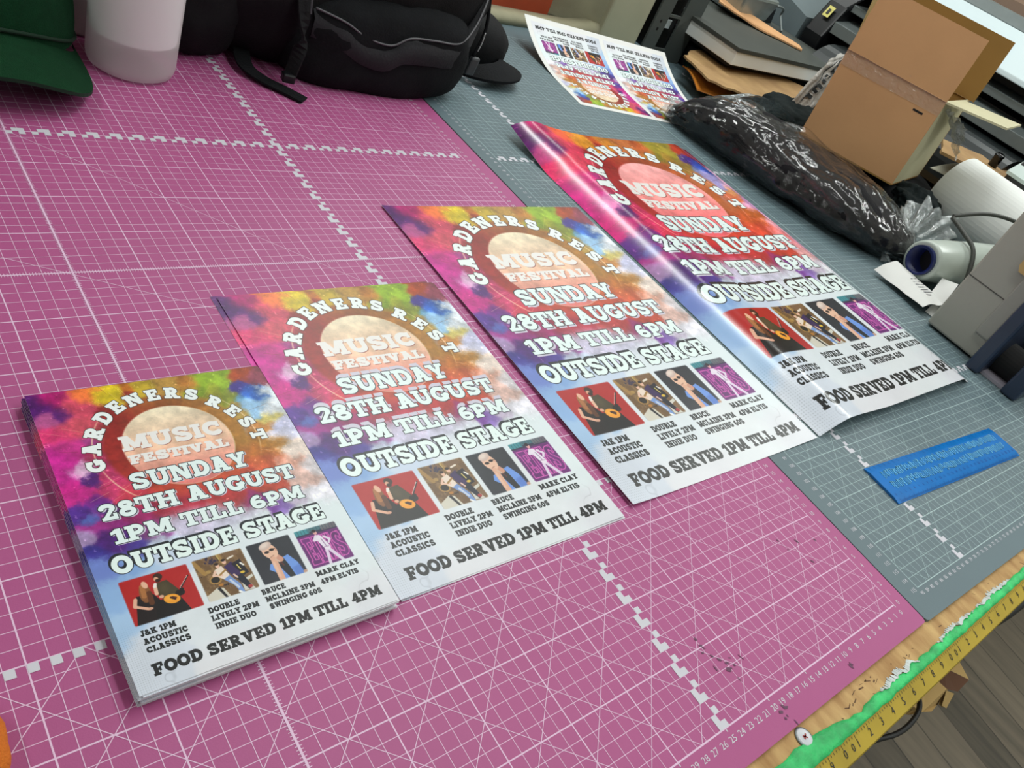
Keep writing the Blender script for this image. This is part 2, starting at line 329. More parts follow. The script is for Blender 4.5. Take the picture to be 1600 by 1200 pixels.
def base_art():
    A = [  # x, y, colour, reach
     (0.8,1.2,(85,25,110),1.3),(1.8,0.7,(190,30,120),1.3),(2.4,2.6,(85,30,115),1.0),(1.2,3.2,(190,90,150),.9),(3.6,1.8,(225,80,110),1.6),(3.0,4.6,(215,85,105),1.8),(1.6,5.0,(225,60,120),1.4),
     (4.6,0.6,(235,120,60),1.1),(6.0,1.0,(225,200,40),1.2),(6.6,2.2,(220,190,50),.8),(7.6,0.8,(205,120,40),.9),(7.6,1.9,(150,50,40),1.0),(9.2,0.8,(200,170,50),1.2),(11.5,0.8,(195,150,70),1.2),(13.2,0.6,(190,120,50),1.0),
     (14.6,1.1,(140,170,40),1.5),(16.4,1.4,(150,180,50),1.4),(15.2,2.6,(165,165,50),1.2),(18.4,0.7,(165,70,35),1.1),(19.6,1.4,(150,70,90),.9),(18.4,2.6,(75,60,150),1.0),(19.0,3.4,(50,100,190),1.0),(18.0,3.9,(120,180,220),.7),
     (20.3,3.4,(225,232,240),.9),(17.2,3.3,(150,160,60),.9),(18.6,5.0,(150,190,225),1.0),(20.2,5.6,(225,230,238),1.1),(17.4,5.1,(170,140,70),.9),(19.4,6.8,(205,190,110),.9),(18.7,7.6,(190,130,70),.9),(20.3,8.2,(205,205,235),1.1),(19.2,9.4,(215,215,240),1.0),
     (18.3,10.0,(190,130,50),1.2),(17.3,11.2,(200,120,50),1.3),(19.6,11.6,(232,215,205),1.1),(18.6,13.0,(228,170,150),1.3),(19.3,14.8,(228,190,180),1.2),(20.5,13.5,(228,222,228),1.0),(17.0,12.4,(205,95,60),1.2),
     (4.4,5.5,(150,60,60),1.0),(5.4,3.4,(140,40,40),1.0),(3.4,6.4,(150,60,130),1.0),(1.8,6.6,(200,55,140),1.4),(1.0,8.4,(190,40,140),1.5),(3.6,7.8,(170,50,90),1.2),(2.4,9.0,(235,190,225),.75),(1.0,10.3,(205,40,140),1.0),(2.7,10.5,(80,35,115),.8),(1.6,11.6,(200,45,140),1.3),(3.8,11.4,(200,60,110),1.3),
     (2.6,12.6,(110,40,135),.8),(4.8,12.8,(195,60,80),1.3),(1.0,13.6,(80,45,135),.9),(1.8,14.6,(85,110,190),.6),(3.2,14.0,(95,60,140),.8),(2.4,15.4,(165,50,140),1.2),(5.0,15.0,(165,45,110),1.4),(8.0,14.6,(180,50,70),2.2),(12.0,14.4,(185,60,60),2.2),(15.4,14.2,(200,80,60),1.5),
     (1.0,16.4,(180,150,200),.8),(2.6,17.2,(80,35,120),1.3),(1.3,17.9,(60,50,140),1.0),(3.4,18.2,(75,60,145),1.0),(5.4,16.7,(150,80,150),1.1),(8.0,17.0,(205,200,225),1.6),(11.0,17.2,(208,205,228),1.8),(13.4,16.2,(165,60,130),.9),(14.8,17.0,(125,70,160),.9),(16.0,17.6,(140,110,185),.8),(17.6,17.0,(205,190,215),1.1),(19.5,17.0,(225,222,232),1.3),
     (0.8,19.4,(110,130,200),1.1),(2.4,19.4,(130,165,215),1.2),(1.0,21.4,(140,175,220),1.4),(0.7,24.0,(165,195,228),1.4),(2.5,22.0,(175,200,228),1.6),(6.0,19.4,(200,212,232),1.6),(12.0,19.6,(222,230,236),2.2),(18.5,19.6,(222,232,236),2.2),
     (2.0,27.0,(208,214,226),2.2),(8.0,25.5,(220,226,232),3.0),(14.0,26.5,(222,226,230),3.0),(19.5,24.5,(222,230,234),2.5),(19.5,28.5,(220,221,228),2.5),(8.0,29.0,(222,222,228),2.5)]
    wx = XX + 3.0*fbm(AH, AW, 6, 1, 7, 0.62); wy = YY + 3.0*fbm(AH, AW, 6, 2, 7, 0.62)
    num = np.zeros((AH, AW, 3), np.float32); den = np.zeros((AH, AW), np.float32)
    for x, y, c, r in A:
        w = np.exp(-2.9*((wx-x)**2+(wy-y)**2)/(r*r))+1e-5/((wx-x)**2+(wy-y)**2+.3)
        num += w[..., None]*np.array(c, np.float32)/255; den += w
    img = num/den[..., None]
    # brush texture, streaks radiating from the moon
    ang = np.arctan2(YY-8.3, XX-10.3); rr = np.hypot(XX-10.3, YY-8.3)
    paint = np.clip((19.2-YY)/2, 0, 1)
    img *= (1+paint*0.75*fbm(AH, AW, 16, 3, 6, 0.68))[..., None]
    g_ = img.mean(2, keepdims=True); img = np.where(paint[..., None] > 0, g_+(img-g_)*(1+.02*paint[..., None]), img)*(1-.05*paint[..., None])
    sp = fbm(AH, AW, 60, 5, 3, 0.6); img = img+(paint*np.clip(sp-0.24, 0, 1)*1.8)[..., None]*np.array([1, .85, .8])
    r = np.random.RandomState(11)
    for k in range(60):
        a = r.uniform(-math.pi, math.pi); r0 = r.uniform(5.2, 9.0); ln = r.uniform(.8, 2.6)
        x0, y0 = 10.3+r0*math.cos(a), 8.3+r0*math.sin(a); x1, y1 = 10.3+(r0+ln)*math.cos(a+.02), 8.3+(r0+ln)*math.sin(a+.02)
        if y1 > 15: continue
        xa, xb = sorted((x0, x1)); ya, yb = sorted((y0, y1))
        sl = (slice(max(0, int((ya-.1)/PX)), max(0, int((yb+.1)/PX))), slice(max(0, int((xa-.1)/PX)), max(0, int((xb+.1)/PX))))
        if img[sl].size: blend(img, sl, (250, 215, 170) if r.rand() < .65 else (110, 40, 40), (0.5-(seg_d(XX[sl], YY[sl], x0, y0, x1, y1)-.012)/PX)*r.uniform(.3, .8))
    # disc behind the moon: dark red on the left turning to gold on the right
    full = (slice(0, AH), slice(0, AW)); tr = np.clip((XX-5.5)/11+0.5*fbm(AH, AW, 8, 8, 5, .6)*0.9, 0, 1)
    disc = np.clip((6.35+1.2*fbm(AH, AW, 7, 9, 5, .6)-rr)/0.5, 0, 1)*np.clip((14.6-YY)/1.5, 0, 1)
    cl = np.array((146,40,36), np.float32)/255; cm = np.array((152,92,40), np.float32)/255; cr = np.array((172,122,52), np.float32)/255
    dcol = np.where((tr < .5)[..., None], cl+(cm-cl)*(tr*2)[..., None], cm+(cr-cm)*(tr*2-1)[..., None])
    lowr = np.clip((YY-9.5)/4, 0, 1)[..., None]; dcol = dcol*(1-lowr)+np.array((196,72,52), np.float32)/255*lowr
    dcol = dcol*(1+0.5*fbm(AH, AW, 22, 10, 4, .7))[..., None]
    img = img*(1-disc[..., None])+dcol*disc[..., None]
    halo = np.exp(-((rr-7.0)/0.07)**2)*np.clip(np.sin(ang*2.3+2.0), 0, 1)*np.clip((14.5-YY)/2, 0, 1)*.75
    blend(img, full, (250, 220, 180), halo)
    # moon
    md = np.clip((4.68-rr)/0.03, 0, 1); t = np.clip((YY-3.6)/9.2, 0, 1)[..., None]
    c1, c2, c3 = [np.array(c, np.float32)/255 for c in ((232,220,192), (240,196,166), (226,124,118))]
    mc = np.where(t < .5, c1+(c2-c1)*t*2, c2+(c3-c2)*(t*2-1))
    left = np.clip((10-XX)/6, 0, 1)[..., None]*np.clip((YY-6)/4, 0, 1)[..., None]; mc = mc*(1-.35*left)+np.array((232,150,140), np.float32)/255*.35*left
    mc = mc*(1+.55*fbm(AH, AW, 12, 12, 7, .66))[..., None]
    img = img*(1-md[..., None])+mc*md[..., None]
    blend(img, full, (255, 240, 220), np.exp(-((rr-4.7)/0.05)**2)*.5)
    # pale creased paper texture towards the foot
    foot = np.clip((YY-20.2)/2, 0, 1); img *= (1+foot*.07*fbm(AH, AW, 9, 14, 6, .6))[..., None]
    cr_ = np.abs(fbm(AH, AW, 5, 15, 4, .5)); edge = np.clip((YY-25.5)/2, 0, 1)*np.clip(1.4-np.minimum(XX, 21-XX)/2.6, 0, 1)
    img -= (np.clip(.012-cr_, 0, 1)*12*edge)[..., None]
    hatch = ((np.sin(XX*38)+np.sin(YY*38)) > 1.0)*np.clip((YY-24)/2, 0, 1)*np.clip(1.6-XX*.8, 0, 1); img -= (hatch*.10)[..., None]
    return np.clip(img, 0, 1)

def photos(img):
    def panel(x0, x1, y0, y1, draw):
        sl = (slice(int((y0-.15)/PX), int((y1+.15)/PX)), slice(int((x0-.15)/PX), int((x1+.15)/PX)))
        X, Y = XX[sl], YY[sl]; u = (X-x0)/(x1-x0); v = (Y-y0)/(y1-y0)
        cx, cy = (x0+x1)/2, (y0+y1)/2; q = np.maximum(np.abs(X-cx)-(x1-x0)/2+.12, np.abs(Y-cy)-(y1-y0)/2+.12)
        qx = np.maximum(np.abs(X-cx)-(x1-x0)/2+.12, 0); qy = np.maximum(np.abs(Y-cy)-(y1-y0)/2+.12, 0)
        d = np.hypot(qx, qy)+np.minimum(q, 0)-.12
        c = np.zeros(u.shape+(3,), np.float32); asp = (x1-x0)/(y1-y0)
        draw(c, u*asp, v, asp)
        a = np.clip(.5-d/.10, 0, 1)[..., None]; img[sl] = img[sl]*(1-a)+np.clip(c, 0, 1)*a
    def fill(c, col, d, soft=.012, o=1.0):
        a = np.clip(.5-d/soft, 0, 1)[..., None]*o; c[:] = c*(1-a)+np.array(col, np.float32)/255*a
    def ell(u, v, x, y, rx, ry, ang=0):
        ca, sa = math.cos(ang), math.sin(ang); p = ((u-x)*ca+(v-y)*sa)/rx; q = (-(u-x)*sa+(v-y)*ca)/ry
        return (np.hypot(p, q)-1)*min(rx, ry)
    cap = lambda u, v, *p: seg_d(u, v, *p[:4])-p[4]
    def p1(c, u, v, asp):
        n = fbm(*u.shape, 8, 31, 4); fill(c, (176,34,34), u*0-1); c += (n*.05)[..., None]
        fill(c, (28,20,22), poly_sd(u, v, [(.12,.72),(.20,.40),(.50,.44),(.62,.70),(.80,1.1),(.02,1.1)]))
        fill(c, (22,18,20), poly_sd(u, v, [(.50,.62),(.92,.60),(1.06,1.1),(.36,1.1)]))
        fill(c, (134,84,48), ell(u, v, .37, .37, .10, .22, .15)); fill(c, (170,110,62), cap(u, v, .36,.22,.34,.44,.045)); fill(c, (92,52,30), cap(u, v, .44,.40,.42,.62,.05))
        fill(c, (226,176,148), ell(u, v, .415, .20, .052, .085, -.2))
        fill(c, (224,172,146), cap(u, v, .17,.46,.12,.60,.035)); fill(c, (224,172,146), cap(u, v, .12,.60,.32,.72,.03)); fill(c, (214,160,136), ell(u, v, .36, .73, .05, .03))
        fill(c, (70,60,40), poly_sd(u, v, [(.58,.24),(.82,.22),(.96,.50),(.88,.62),(.62,.60),(.56,.46)])); fill(c, (86,74,50), ell(u, v, .72, .38, .08, .10), .1, .7)
        fill(c, (60,34,26), ell(u, v, .69, .105, .085, .08)); fill(c, (214,160,132), ell(u, v, .65, .15, .045, .055)); fill(c, (52,30,22), ell(u, v, .67, .185, .05, .04))
        fill(c, (226,180,154), cap(u, v, .58,.30,.56,.46,.035)); fill(c, (232,226,220), cap(u, v, .575,.30,.60,.25,.03))
        fill(c, (30,22,22), ell(u, v, .96, .58, .09, .07)); fill(c, (20,16,18), cap(u, v, .85,.66,1.02,.52,.03)); fill(c, (236,156,48), ell(u, v, .78, .66, .15, .105, .25)); fill(c, (246,180,70), ell(u, v, .75, .63, .08, .05, .25), .06, .7); fill(c, (60,30,20), cap(u, v, .77,.63,.83,.68,.022)); fill(c, (70,34,20), cap(u, v, .80,.62,.86,.66,.012))
        fill(c, (216,164,138), ell(u, v, .62, .55, .045, .035))
        fill(c, (28,20,20), cap(u, v, .95,.55,1.22,.26,.012))
        for k in range(9): fill(c, (230,226,220), ell(u, v, 1.0+k*.024, .47-k*.025, .010, .010))
    def p2(c, u, v, asp):
        n = fbm(*u.shape, 9, 41, 4, .7); n2 = fbm(*u.shape, 7, 42, 4, .7); fill(c, (40,36,48), u*0-1); c += np.clip(n*1.6, -.1, .3)[..., None]*np.array([1, .92, .7])
        fill(c, (190,160,90), cap(u, v, .02,.05,.14,.36,.045)); fill(c, (196,170,100), cap(u, v, .52,.0,.56,.22,.04)); fill(c, (216,196,120), ell(u, v, .22, .34, .05, .04)); fill(c, (52,44,70), poly_sd(u, v, [(.2,.02),(.46,.0),(.48,.16),(.24,.2)])); fill(c, (60,54,80), poly_sd(u, v, [(.62,0),(.9,0),(.92,.12),(.66,.14)]))
        fill(c, (150,110,60), n2-.14+.0*u, .05, .7); fill(c, (226,214,200), cap(u, v, .68,.16,.80,.13,.02))
        fill(c, (210,204,190), poly_sd(u, v, [(.0,.86),(.25,.74),(.36,.78),(.46,1.1),(0,1.1)])); fill(c, (208,204,194), poly_sd(u, v, [(.74,.74),(1.0,.66),(1.0,.72),(.86,.78),(.94,1.0),(.72,.98)])); fill(c, (130,100,70), poly_sd(u, v, [(.86,.78),(1,.73),(1,.96),(.94,.97)])); fill(c, (30,28,34), poly_sd(u, v, [(.24,.76),(.30,.74),(.38,1.02),(.34,1.04)]))
        fill(c, (170,130,70), ell(u, v, .28, .56, .12, .10), .02); fill(c, (40,34,30), ell(u, v, .28, .56, .085, .07)); fill(c, (180,120,50), ell(u, v, .34, .70, .05, .03))
        fill(c, (120,150,205), poly_sd(u, v, [(.42,.58),(.56,.52),(.70,.80),(.72,1.02),(.64,1.02),(.58,.80)])); fill(c, (196,206,226), cap(u, v, .55,.66,.64,.86,.025))
        fill(c, (232,214,200), poly_sd(u, v, [(.34,.34),(.50,.28),(.58,.54),(.44,.60),(.36,.52)])); fill(c, (228,184,160), ell(u, v, .43, .26, .04, .055)); fill(c, (50,34,28), ell(u, v, .425, .215, .045, .03)); fill(c, (230,190,168), cap(u, v, .34,.38,.28,.46,.025)); fill(c, (230,190,168), cap(u, v, .28,.46,.44,.50,.022)); fill(c, (160,120,60), cap(u, v, .40,.48,.58,.38,.018))
        fill(c, (58,38,86), poly_sd(u, v, [(.54,.32),(.72,.24),(.80,.52),(.82,.62),(.66,.66),(.60,.52)])); fill(c, (26,28,44), poly_sd(u, v, [(.66,.62),(.82,.58),(.90,.94),(.82,.98)])); fill(c, (224,178,156), ell(u, v, .585, .215, .042, .05)); fill(c, (40,28,28), ell(u, v, .58, .165, .045, .03)); fill(c, (224,190,170), cap(u, v, .66,.56,.70,.64,.02))
        fill(c, (30,26,36), poly_sd(u, v, [(.70,.30),(.90,.24),(.96,.60),(.84,.64)])); fill(c, (226,206,110), cap(u, v, .80,.36,.83,.48,.012)); fill(c, (230,226,220), cap(u, v, .88,.34,.92,.40,.02)); fill(c, (216,180,60), ell(u, v, .84, .56, .05, .03)); fill(c, (170,60,60), ell(u, v, .86, .92, .045, .04)); fill(c, (240,240,240), cap(u, v, .62,.96,.68,1.02,.022))
    def p3(c, u, v, asp):
        fill(c, (44,46,54), u*0-1); c += (fbm(*u.shape, 4, 51, 3)*.05)[..., None]
        fill(c, (110,150,222), poly_sd(u, v, [(.30,.58),(.24,.70),(.40,.86),(.46,1.1),(.90,1.1),(.86,.70),(.74,.46),(.52,.52)]))
        fill(c, (84,118,196), poly_sd(u, v, [(.70,.80),(.88,.76),(.92,1.1),(.72,1.1)]), .05, .7)
        fill(c, (34,36,42), poly_sd(u, v, [(.44,.56),(.62,.50),(.66,.70),(.70,1.1),(.60,1.1),(.50,.80)])); fill(c, (206,150,128), cap(u, v, .50,.44,.55,.52,.07))
        fill(c, (230,186,160), ell(u, v, .42, .27, .155, .20, -.25)); fill(c, (206,180,170), ell(u, v, .38, .12, .15, .085, -.35)); fill(c, (226,208,198), ell(u, v, .36, .10, .10, .05, -.35), .05)
        fill(c, (40,28,28), ell(u, v, .355, .28, .052, .03)); fill(c, (40,28,28), ell(u, v, .475, .245, .052, .032)); fill(c, (60,40,36), cap(u, v, .52,.235,.56,.23,.008)); fill(c, (212,160,138), ell(u, v, .555, .27, .02, .04))
        fill(c, (232,190,166), ell(u, v, .42, .45, .07, .06)); fill(c, (222,170,144), cap(u, v, .42,.48,.40,.98,.065)); fill(c, (236,200,176), cap(u, v, .39,.56,.38,.9,.025), .04, .6); fill(c, (190,140,118), cap(u, v, .38,.42,.46,.39,.012))
        fill(c, (214,180,160), cap(u, v, .46,.50,.53,.60,.018)); fill(c, (90,40,36), cap(u, v, .53,.60,.56,.68,.018)); fill(c, (190,150,130), ell(u, v, .93, .98, .06, .05))
    def p4(c, u, v, asp):
        fill(c, (104,34,112), u*0-1); c += (fbm(*u.shape, 5, 61, 3)*.16)[..., None]*np.array([1, .4, .9])
        fill(c, (52,44,74), v-.17); fill(c, (62,140,150), np.maximum(v-.13, u-.32)); fill(c, (70,110,120), np.maximum(v-.10, np.abs(u-.58)-.26)); fill(c, (110,104,110), np.maximum(v-.14, -(u-.62)), .01, .8)
        for k in range(14): fill(c, (40,60,80), np.maximum(np.abs(u-k*.075)-.008, v-.14), .01, .5)
        word = [('E', .06), ('L', .30), ('V', .42), ('I', .62), ('S', .74)]
        for ch, x in word:
            d = np.abs(glyph_sd(ch, u-x, .93-v, .26 if ch != 'I' else .2, .70))-.010
            fill(c, (226,100,190), d, .02)
        for pts, col, w in [([.50,.62,.42,1.0], (222,206,228), .035), ([.54,.60,.72,.98], (222,206,228), .04), ([.46,.30,.54,.58], (232,222,236), .075), ([.42,.24,.34,.34], (228,216,232), .03), ([.34,.34,.44,.36], (228,216,232), .025), ([.58,.30,.68,.40], (224,210,228), .028), ([.68,.40,.62,.48], (224,210,228), .025)]:
            fill(c, col, cap(u, v, *pts, w))
        fill(c, (222,160,160), ell(u, v, .44, .15, .045, .06)); fill(c, (40,26,36), ell(u, v, .43, .105, .05, .04)); fill(c, (150,120,160), cap(u, v, .50,.34,.53,.56,.01)); fill(c, (190,160,190), cap(u, v, .48,.56,.58,.57,.012))
    panel(1.37, 6.40, 20.55, 24.5, p1); panel(6.85, 10.87, 20.5, 24.45, p2); panel(11.3, 15.12, 20.5, 24.48, p3); panel(15.65, 19.58, 20.46, 24.42, p4)

ARCPOS = [('G',3.12,9.05),('A',3.30,7.22),('R',4.02,5.45),('D',5.20,3.85),('E',6.55,2.80),('N',8.20,2.22),('E',9.98,1.98),('R',11.72,2.08),('S',13.35,2.62),('R',15.05,4.05),('E',16.25,5.55),('S',16.98,7.18),('T',17.35,8.95)]
def poster_letters():
    arcL = []
    for ch, x, y in ARCPOS:
        th = math.atan2(y-9.0, x-10.25)+math.pi/2; sy, sx = 1.36, 1.36; w = G[ch][0]*sx
        c, n = math.cos(th), math.sin(th)
        arcL.append(Letter(ch, x-w/2*c-sy/2*n, y-w/2*n+sy/2*c, sx, sy, th))
    return dict(arc=arcL, music=layout('MUSIC', 5.6, 14.45, 8.05, 1.65), fest=layout('FESTIVAL', 5.75, 14.35, 9.62, .95),
        main=layout('SUNDAY', 5.1, 15.15, 12.32, 1.72)+layout('28TH AUGUST', 1.95, 18.6, 14.75, 1.6)+layout('1PM TILL 6PM', 2.15, 18.35, 17.15, 1.42),
        stage=layout('OUTSIDE STAGE', 1.4, 19.15, 19.85, 1.62),
        small=sum([layout(t, a, b, y, .47, .10) for t, a, b, y in [('J&K 1PM',1.5,3.98,25.43),('ACOUSTIC',1.5,4.62,26.12),('CLASSICS',1.5,4.6,26.82),('DOUBLE',6.48,8.9,25.36),('LIVELY 2PM',6.47,10.2,26.06),('INDIE DUO',6.5,9.68,26.77),
            ('BRUCE',10.8,12.8,25.27),('MCLAINE 3PM',10.85,15.1,25.98),('SWINGING 60S',10.9,15.38,26.68),('MARK CLAY',15.62,19.7,25.22),('4PM ELVIS',15.66,19.2,26.04)]], []),
        food=layout('FOOD SERVED 1PM TILL 4PM', 1.38, 20.08, 28.66, .92))
ART = base_art(); photos(ART); LT = poster_letters()
def make_print(name, shadow, tint=None):
    img = ART.copy()
    if tint is not None:
        t = np.array(tint, np.float32); k = np.clip((17-YY)/3, 0, 1)[..., None]; img = img*(1-k)+img*k*t
    ink(img, LT['arc'], (60, 44, 44), .10); ink(img, LT['arc'], (236, 242, 242), .04)
    for L in ('music', 'fest'):
        ink(img, LT[L], (150, 84, 74), .0, (.06, .09), 2.5); ink(img, LT[L], (236, 232, 230), .035)
    ink(img, LT['main'], (206, 200, 216), .03, shadow); ink(img, LT['main'], (36, 40, 46), .09); ink(img, LT['main'], (228, 242, 242), .02)
    ink(img, LT['stage'], (34, 38, 44), .10, (-.08, -.14)); ink(img, LT['stage'], (34, 38, 44), .085); ink(img, LT['stage'], (230, 244, 242), .02)
    ink(img, LT['small'], (30, 32, 34), .012); ink(img, LT['food'], (30, 31, 32), .02)
    im = bpy.data.images.new(name, AW, AH); out = np.ones((AH, AW, 4), np.float32); out[..., :3] = np.clip(img, 0, 1)[::-1]
    im.pixels.foreach_set(out.ravel()); im.update(); im.pack()
    M = bpy.data.materials.new(name); M.use_nodes = True; nt = M.node_tree; b = nt.nodes['Principled BSDF']
    tx = nt.nodes.new('ShaderNodeTexImage'); tx.image = im; tx.extension = 'EXTEND'
    uvn = nt.nodes.new('ShaderNodeUVMap'); uvn.uv_map = 'UVMap'; nt.links.new(uvn.outputs[0], tx.inputs[0])
    nt.links.new(tx.outputs[0], b.inputs['Base Color']); b.inputs['Roughness'].default_value = .30; b.inputs['Specular IOR Level'].default_value = .5
    return M
PR_A5 = make_print('print_small', (.14, .12)); PR_A4 = make_print('print_medium', (.16, -.42)); PR_A3 = make_print('print_large', (.14, .22))
PR_A2 = make_print('print_red_cast', (.12, .20), (1.08, .80, .92))
for M_, r_, s_ in ((PR_A5, .36, .28), (PR_A4, .34, .38), (PR_A3, .32, .55), (PR_A2, .21, .6)):
    M_.node_tree.nodes['Principled BSDF'].inputs['Roughness'].default_value = r_; M_.node_tree.nodes['Principled BSDF'].inputs['Specular IOR Level'].default_value = s_

# ------------------------------------------------------------------ materials
PAPER = mat('white_paper', rgb(226,226,224), .6, var=.02)
PLY = mat('chipboard', rgb(204,168,112), .75, col2=rgb(160,118,70), vscale=70, bump=.6, bscale=160, stretch=(1,.35,1))
MPINK = mat('pink_vinyl', rgb(172,82,134), .48, var=.04, vscale=6, bump=.08, bscale=1500, spec=.4)
MGREY = mat('grey_vinyl', rgb(94,112,119), .45, var=.05, vscale=6, bump=.08, bscale=1500, spec=.4)
INKP = mat('mat_ink_pale', rgb(226,190,218), .5); INKG = mat('mat_ink_grey', rgb(170,192,194), .5); INKW = mat('mat_ink_white', rgb(205,203,212), .5)
BLACKCLOTH = mat('black_cloth', rgb(17,18,21), .9, var=.25, vscale=25, bump=.5, bscale=350, spec=.2)
BLACKCLOTH2 = mat('black_nylon', rgb(12,12,15), .8, var=.25, vscale=12, bump=.4, bscale=500, spec=.25)
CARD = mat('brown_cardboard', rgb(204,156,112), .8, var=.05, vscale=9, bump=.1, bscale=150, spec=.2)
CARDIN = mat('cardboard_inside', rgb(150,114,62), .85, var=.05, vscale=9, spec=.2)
CARDEDGE = mat('cardboard_edge', rgb(206,170,118), .85, var=.12, vscale=90)
BLACKP = mat('black_plastic', rgb(18,19,22), .35); DGREY = mat('dark_grey_metal', rgb(74,80,78), .5, spec=.4, var=.05, vscale=10)
STEEL = mat('grey_steel', rgb(122,130,130), .4, metal=.4, var=.06); WHITEP = mat('white_plastic', rgb(196,210,214), .5)
BEIGE = mat('beige_plastic', rgb(172,170,160), .55, var=.03, vscale=15, bump=.1, bscale=900); CREAM = mat('cream_enamel', rgb(178,178,152), .5, var=.05, vscale=20, bump=.1, bscale=700)
NAVY = mat('navy_plastic', rgb(44,56,78), .4, var=.12, vscale=18)

# ------------------------------------------------------------------ the setting
def struct(name, mb, m):
    o = mb.build(name, m); o['kind'] = 'structure'; return o
def floor_mat():
    M = bpy.data.materials.new('wood_floor'); M.use_nodes = True; nt = M.node_tree; b = nt.nodes['Principled BSDF']; b.inputs['Roughness'].default_value = .5
    tc = nt.nodes.new('ShaderNodeTexCoord'); sp = nt.nodes.new('ShaderNodeSeparateXYZ'); nt.links.new(tc.outputs['Object'], sp.inputs[0])
    def mth(op, a, bb):
        n = nt.nodes.new('ShaderNodeMath'); n.operation = op
        for i, q in enumerate((a, bb)):
            if q is None: continue
            if isinstance(q, (int, float)): n.inputs[i].default_value = q
            else: nt.links.new(q, n.inputs[i])
        return n.outputs[0]
    px = mth('DIVIDE', mth('ADD', sp.outputs[0], mth('MULTIPLY', sp.outputs[1], -.17)), .105)      # planks about 10 cm wide
    fr = mth('FRACT', px, None); idx = mth('FLOOR', px, None)
    wn = nt.nodes.new('ShaderNodeTexWhiteNoise'); wn.noise_dimensions = '1D'; nt.links.new(idx, wn.inputs['W'])
    mp = nt.nodes.new('ShaderNodeMapping'); mp.inputs['Scale'].default_value = (26, 2.2, 1); nt.links.new(tc.outputs['Object'], mp.inputs[0])
    ns = nt.nodes.new('ShaderNodeTexNoise'); ns.inputs['Scale'].default_value = 1.6; ns.inputs['Detail'].default_value = 6; nt.links.new(mp.outputs[0], ns.inputs['Vector'])
    mix = mth('ADD', mth('MULTIPLY', wn.outputs['Value'], .45), mth('MULTIPLY', ns.outputs['Fac'], .75))
    r = nt.nodes.new('ShaderNodeValToRGB'); r.color_ramp.elements[0].color = (*rgb(72,68,60), 1); r.color_ramp.elements[1].color = (*rgb(142,130,112), 1); r.color_ramp.elements[0].position = .2; r.color_ramp.elements[1].position = .95
    nt.links.new(mix, r.inputs[0]); seam = mth('GREATER_THAN', fr, .96)
    m2 = nt.nodes.new('ShaderNodeMix'); m2.data_type = 'RGBA'; nt.links.new(mth('MULTIPLY', seam, .6), m2.inputs[0]); nt.links.new(r.outputs[0], m2.inputs[6]); m2.inputs[7].default_value = (.02, .018, .015, 1)
    nt.links.new(m2.outputs[2], b.inputs['Base Color']); return M
fl = struct('floor', MB().box(-260,-260,-84,420,330,-80), floor_mat())
ce = struct('ceiling', MB().box(-260,-260,172,420,330,176), mat('ceiling_paint', rgb(225,226,222), .9, var=.02))
wallm = mat('wall_paint', rgb(206,206,200), .85, var=.03, vscale=3)
struct('wall_back', MB().box(-260,330,-80,420,334,172), wallm); struct('wall_right', MB().box(420,-260,-80,424,330,172), wallm)
struct('wall_left', MB().box(-264,-260,-80,-260,330,172), wallm); struct('wall_front', MB().box(-260,-264,-80,420,-260,172), wallm)
lampm = mat('lamp_housing', rgb(230,230,228), .5)
tubem = bpy.data.materials.new('tube_glow'); tubem.use_nodes = True
tubem.node_tree.nodes['Principled BSDF'].inputs['Emission Color'].default_value = (.96, 1, .98, 1); tubem.node_tree.nodes['Principled BSDF'].inputs['Emission Strength'].default_value = 2.0
where = ['above the grey mat', 'above the pink mat', 'over the back of the bench', 'at the left by the wall', 'in the far right corner', 'behind the bench front', 'at the near right']
for (lx, ly, ln, pw), wh in zip(LAMPS, where):
    t = thing('ceiling_light', 'long white fluorescent ceiling light ' + wh, 'light', (lx, ly, 164), 'fluorescent ceiling lights')
    q = P(t, (lx, ly, 164))
    MB().box(lx-9, ly-ln/2-3, 166.5, lx+9, ly+ln/2+3, 171.9).build('housing', lampm, q, bevel=.6)
    MB().tube([(lx-4, ly-ln/2, 165), (lx-4, ly+ln/2, 165)], 1.3, 10).build('tube', tubem, q); MB().tube([(lx+4, ly-ln/2, 165), (lx+4, ly+ln/2, 165)], 1.3, 10).build('tube', tubem, q)

# ------------------------------------------------------------------ workbench
BENCH = (60, 75, -80); wb = thing('workbench', 'chipboard topped workbench with green taped front edge', 'workbench', BENCH); q = P(wb, BENCH)
mb = MB().box(-150,-4.9,-4.4,270,168,-.32); mb.m = 1; r2 = random.Random(3)
for k in range(34):            # scuffs and nicks in the wood
    x = r2.uniform(-30, 34); y = r2.uniform(-4.2, -2.9); L = r2.uniform(.15, .7); a = r2.uniform(-.9, .5)
    if k < 12: x = r2.uniform(-16.5, -9); y = -2.95-r2.uniform(0, .9)
    mb.line(x, y, x+L*math.cos(a), y+L*math.sin(a), r2.uniform(.03, .12), -.312)
mb.build('worktop', [PLY, mat('dark_scuff', rgb(92,62,38), .8)], q)
legm = mat('bench_leg', rgb(120,96,66), .7, var=.1)
for lx in (-140, 55, 255):
    for ly in (6, 158): MB().box(lx-4, ly-4, -80, lx+4, ly+4, -4.4).build('leg', legm, q, bevel=.3)
MB().box(-146,2,-13,266,5,-4.4).build('apron', legm, q)
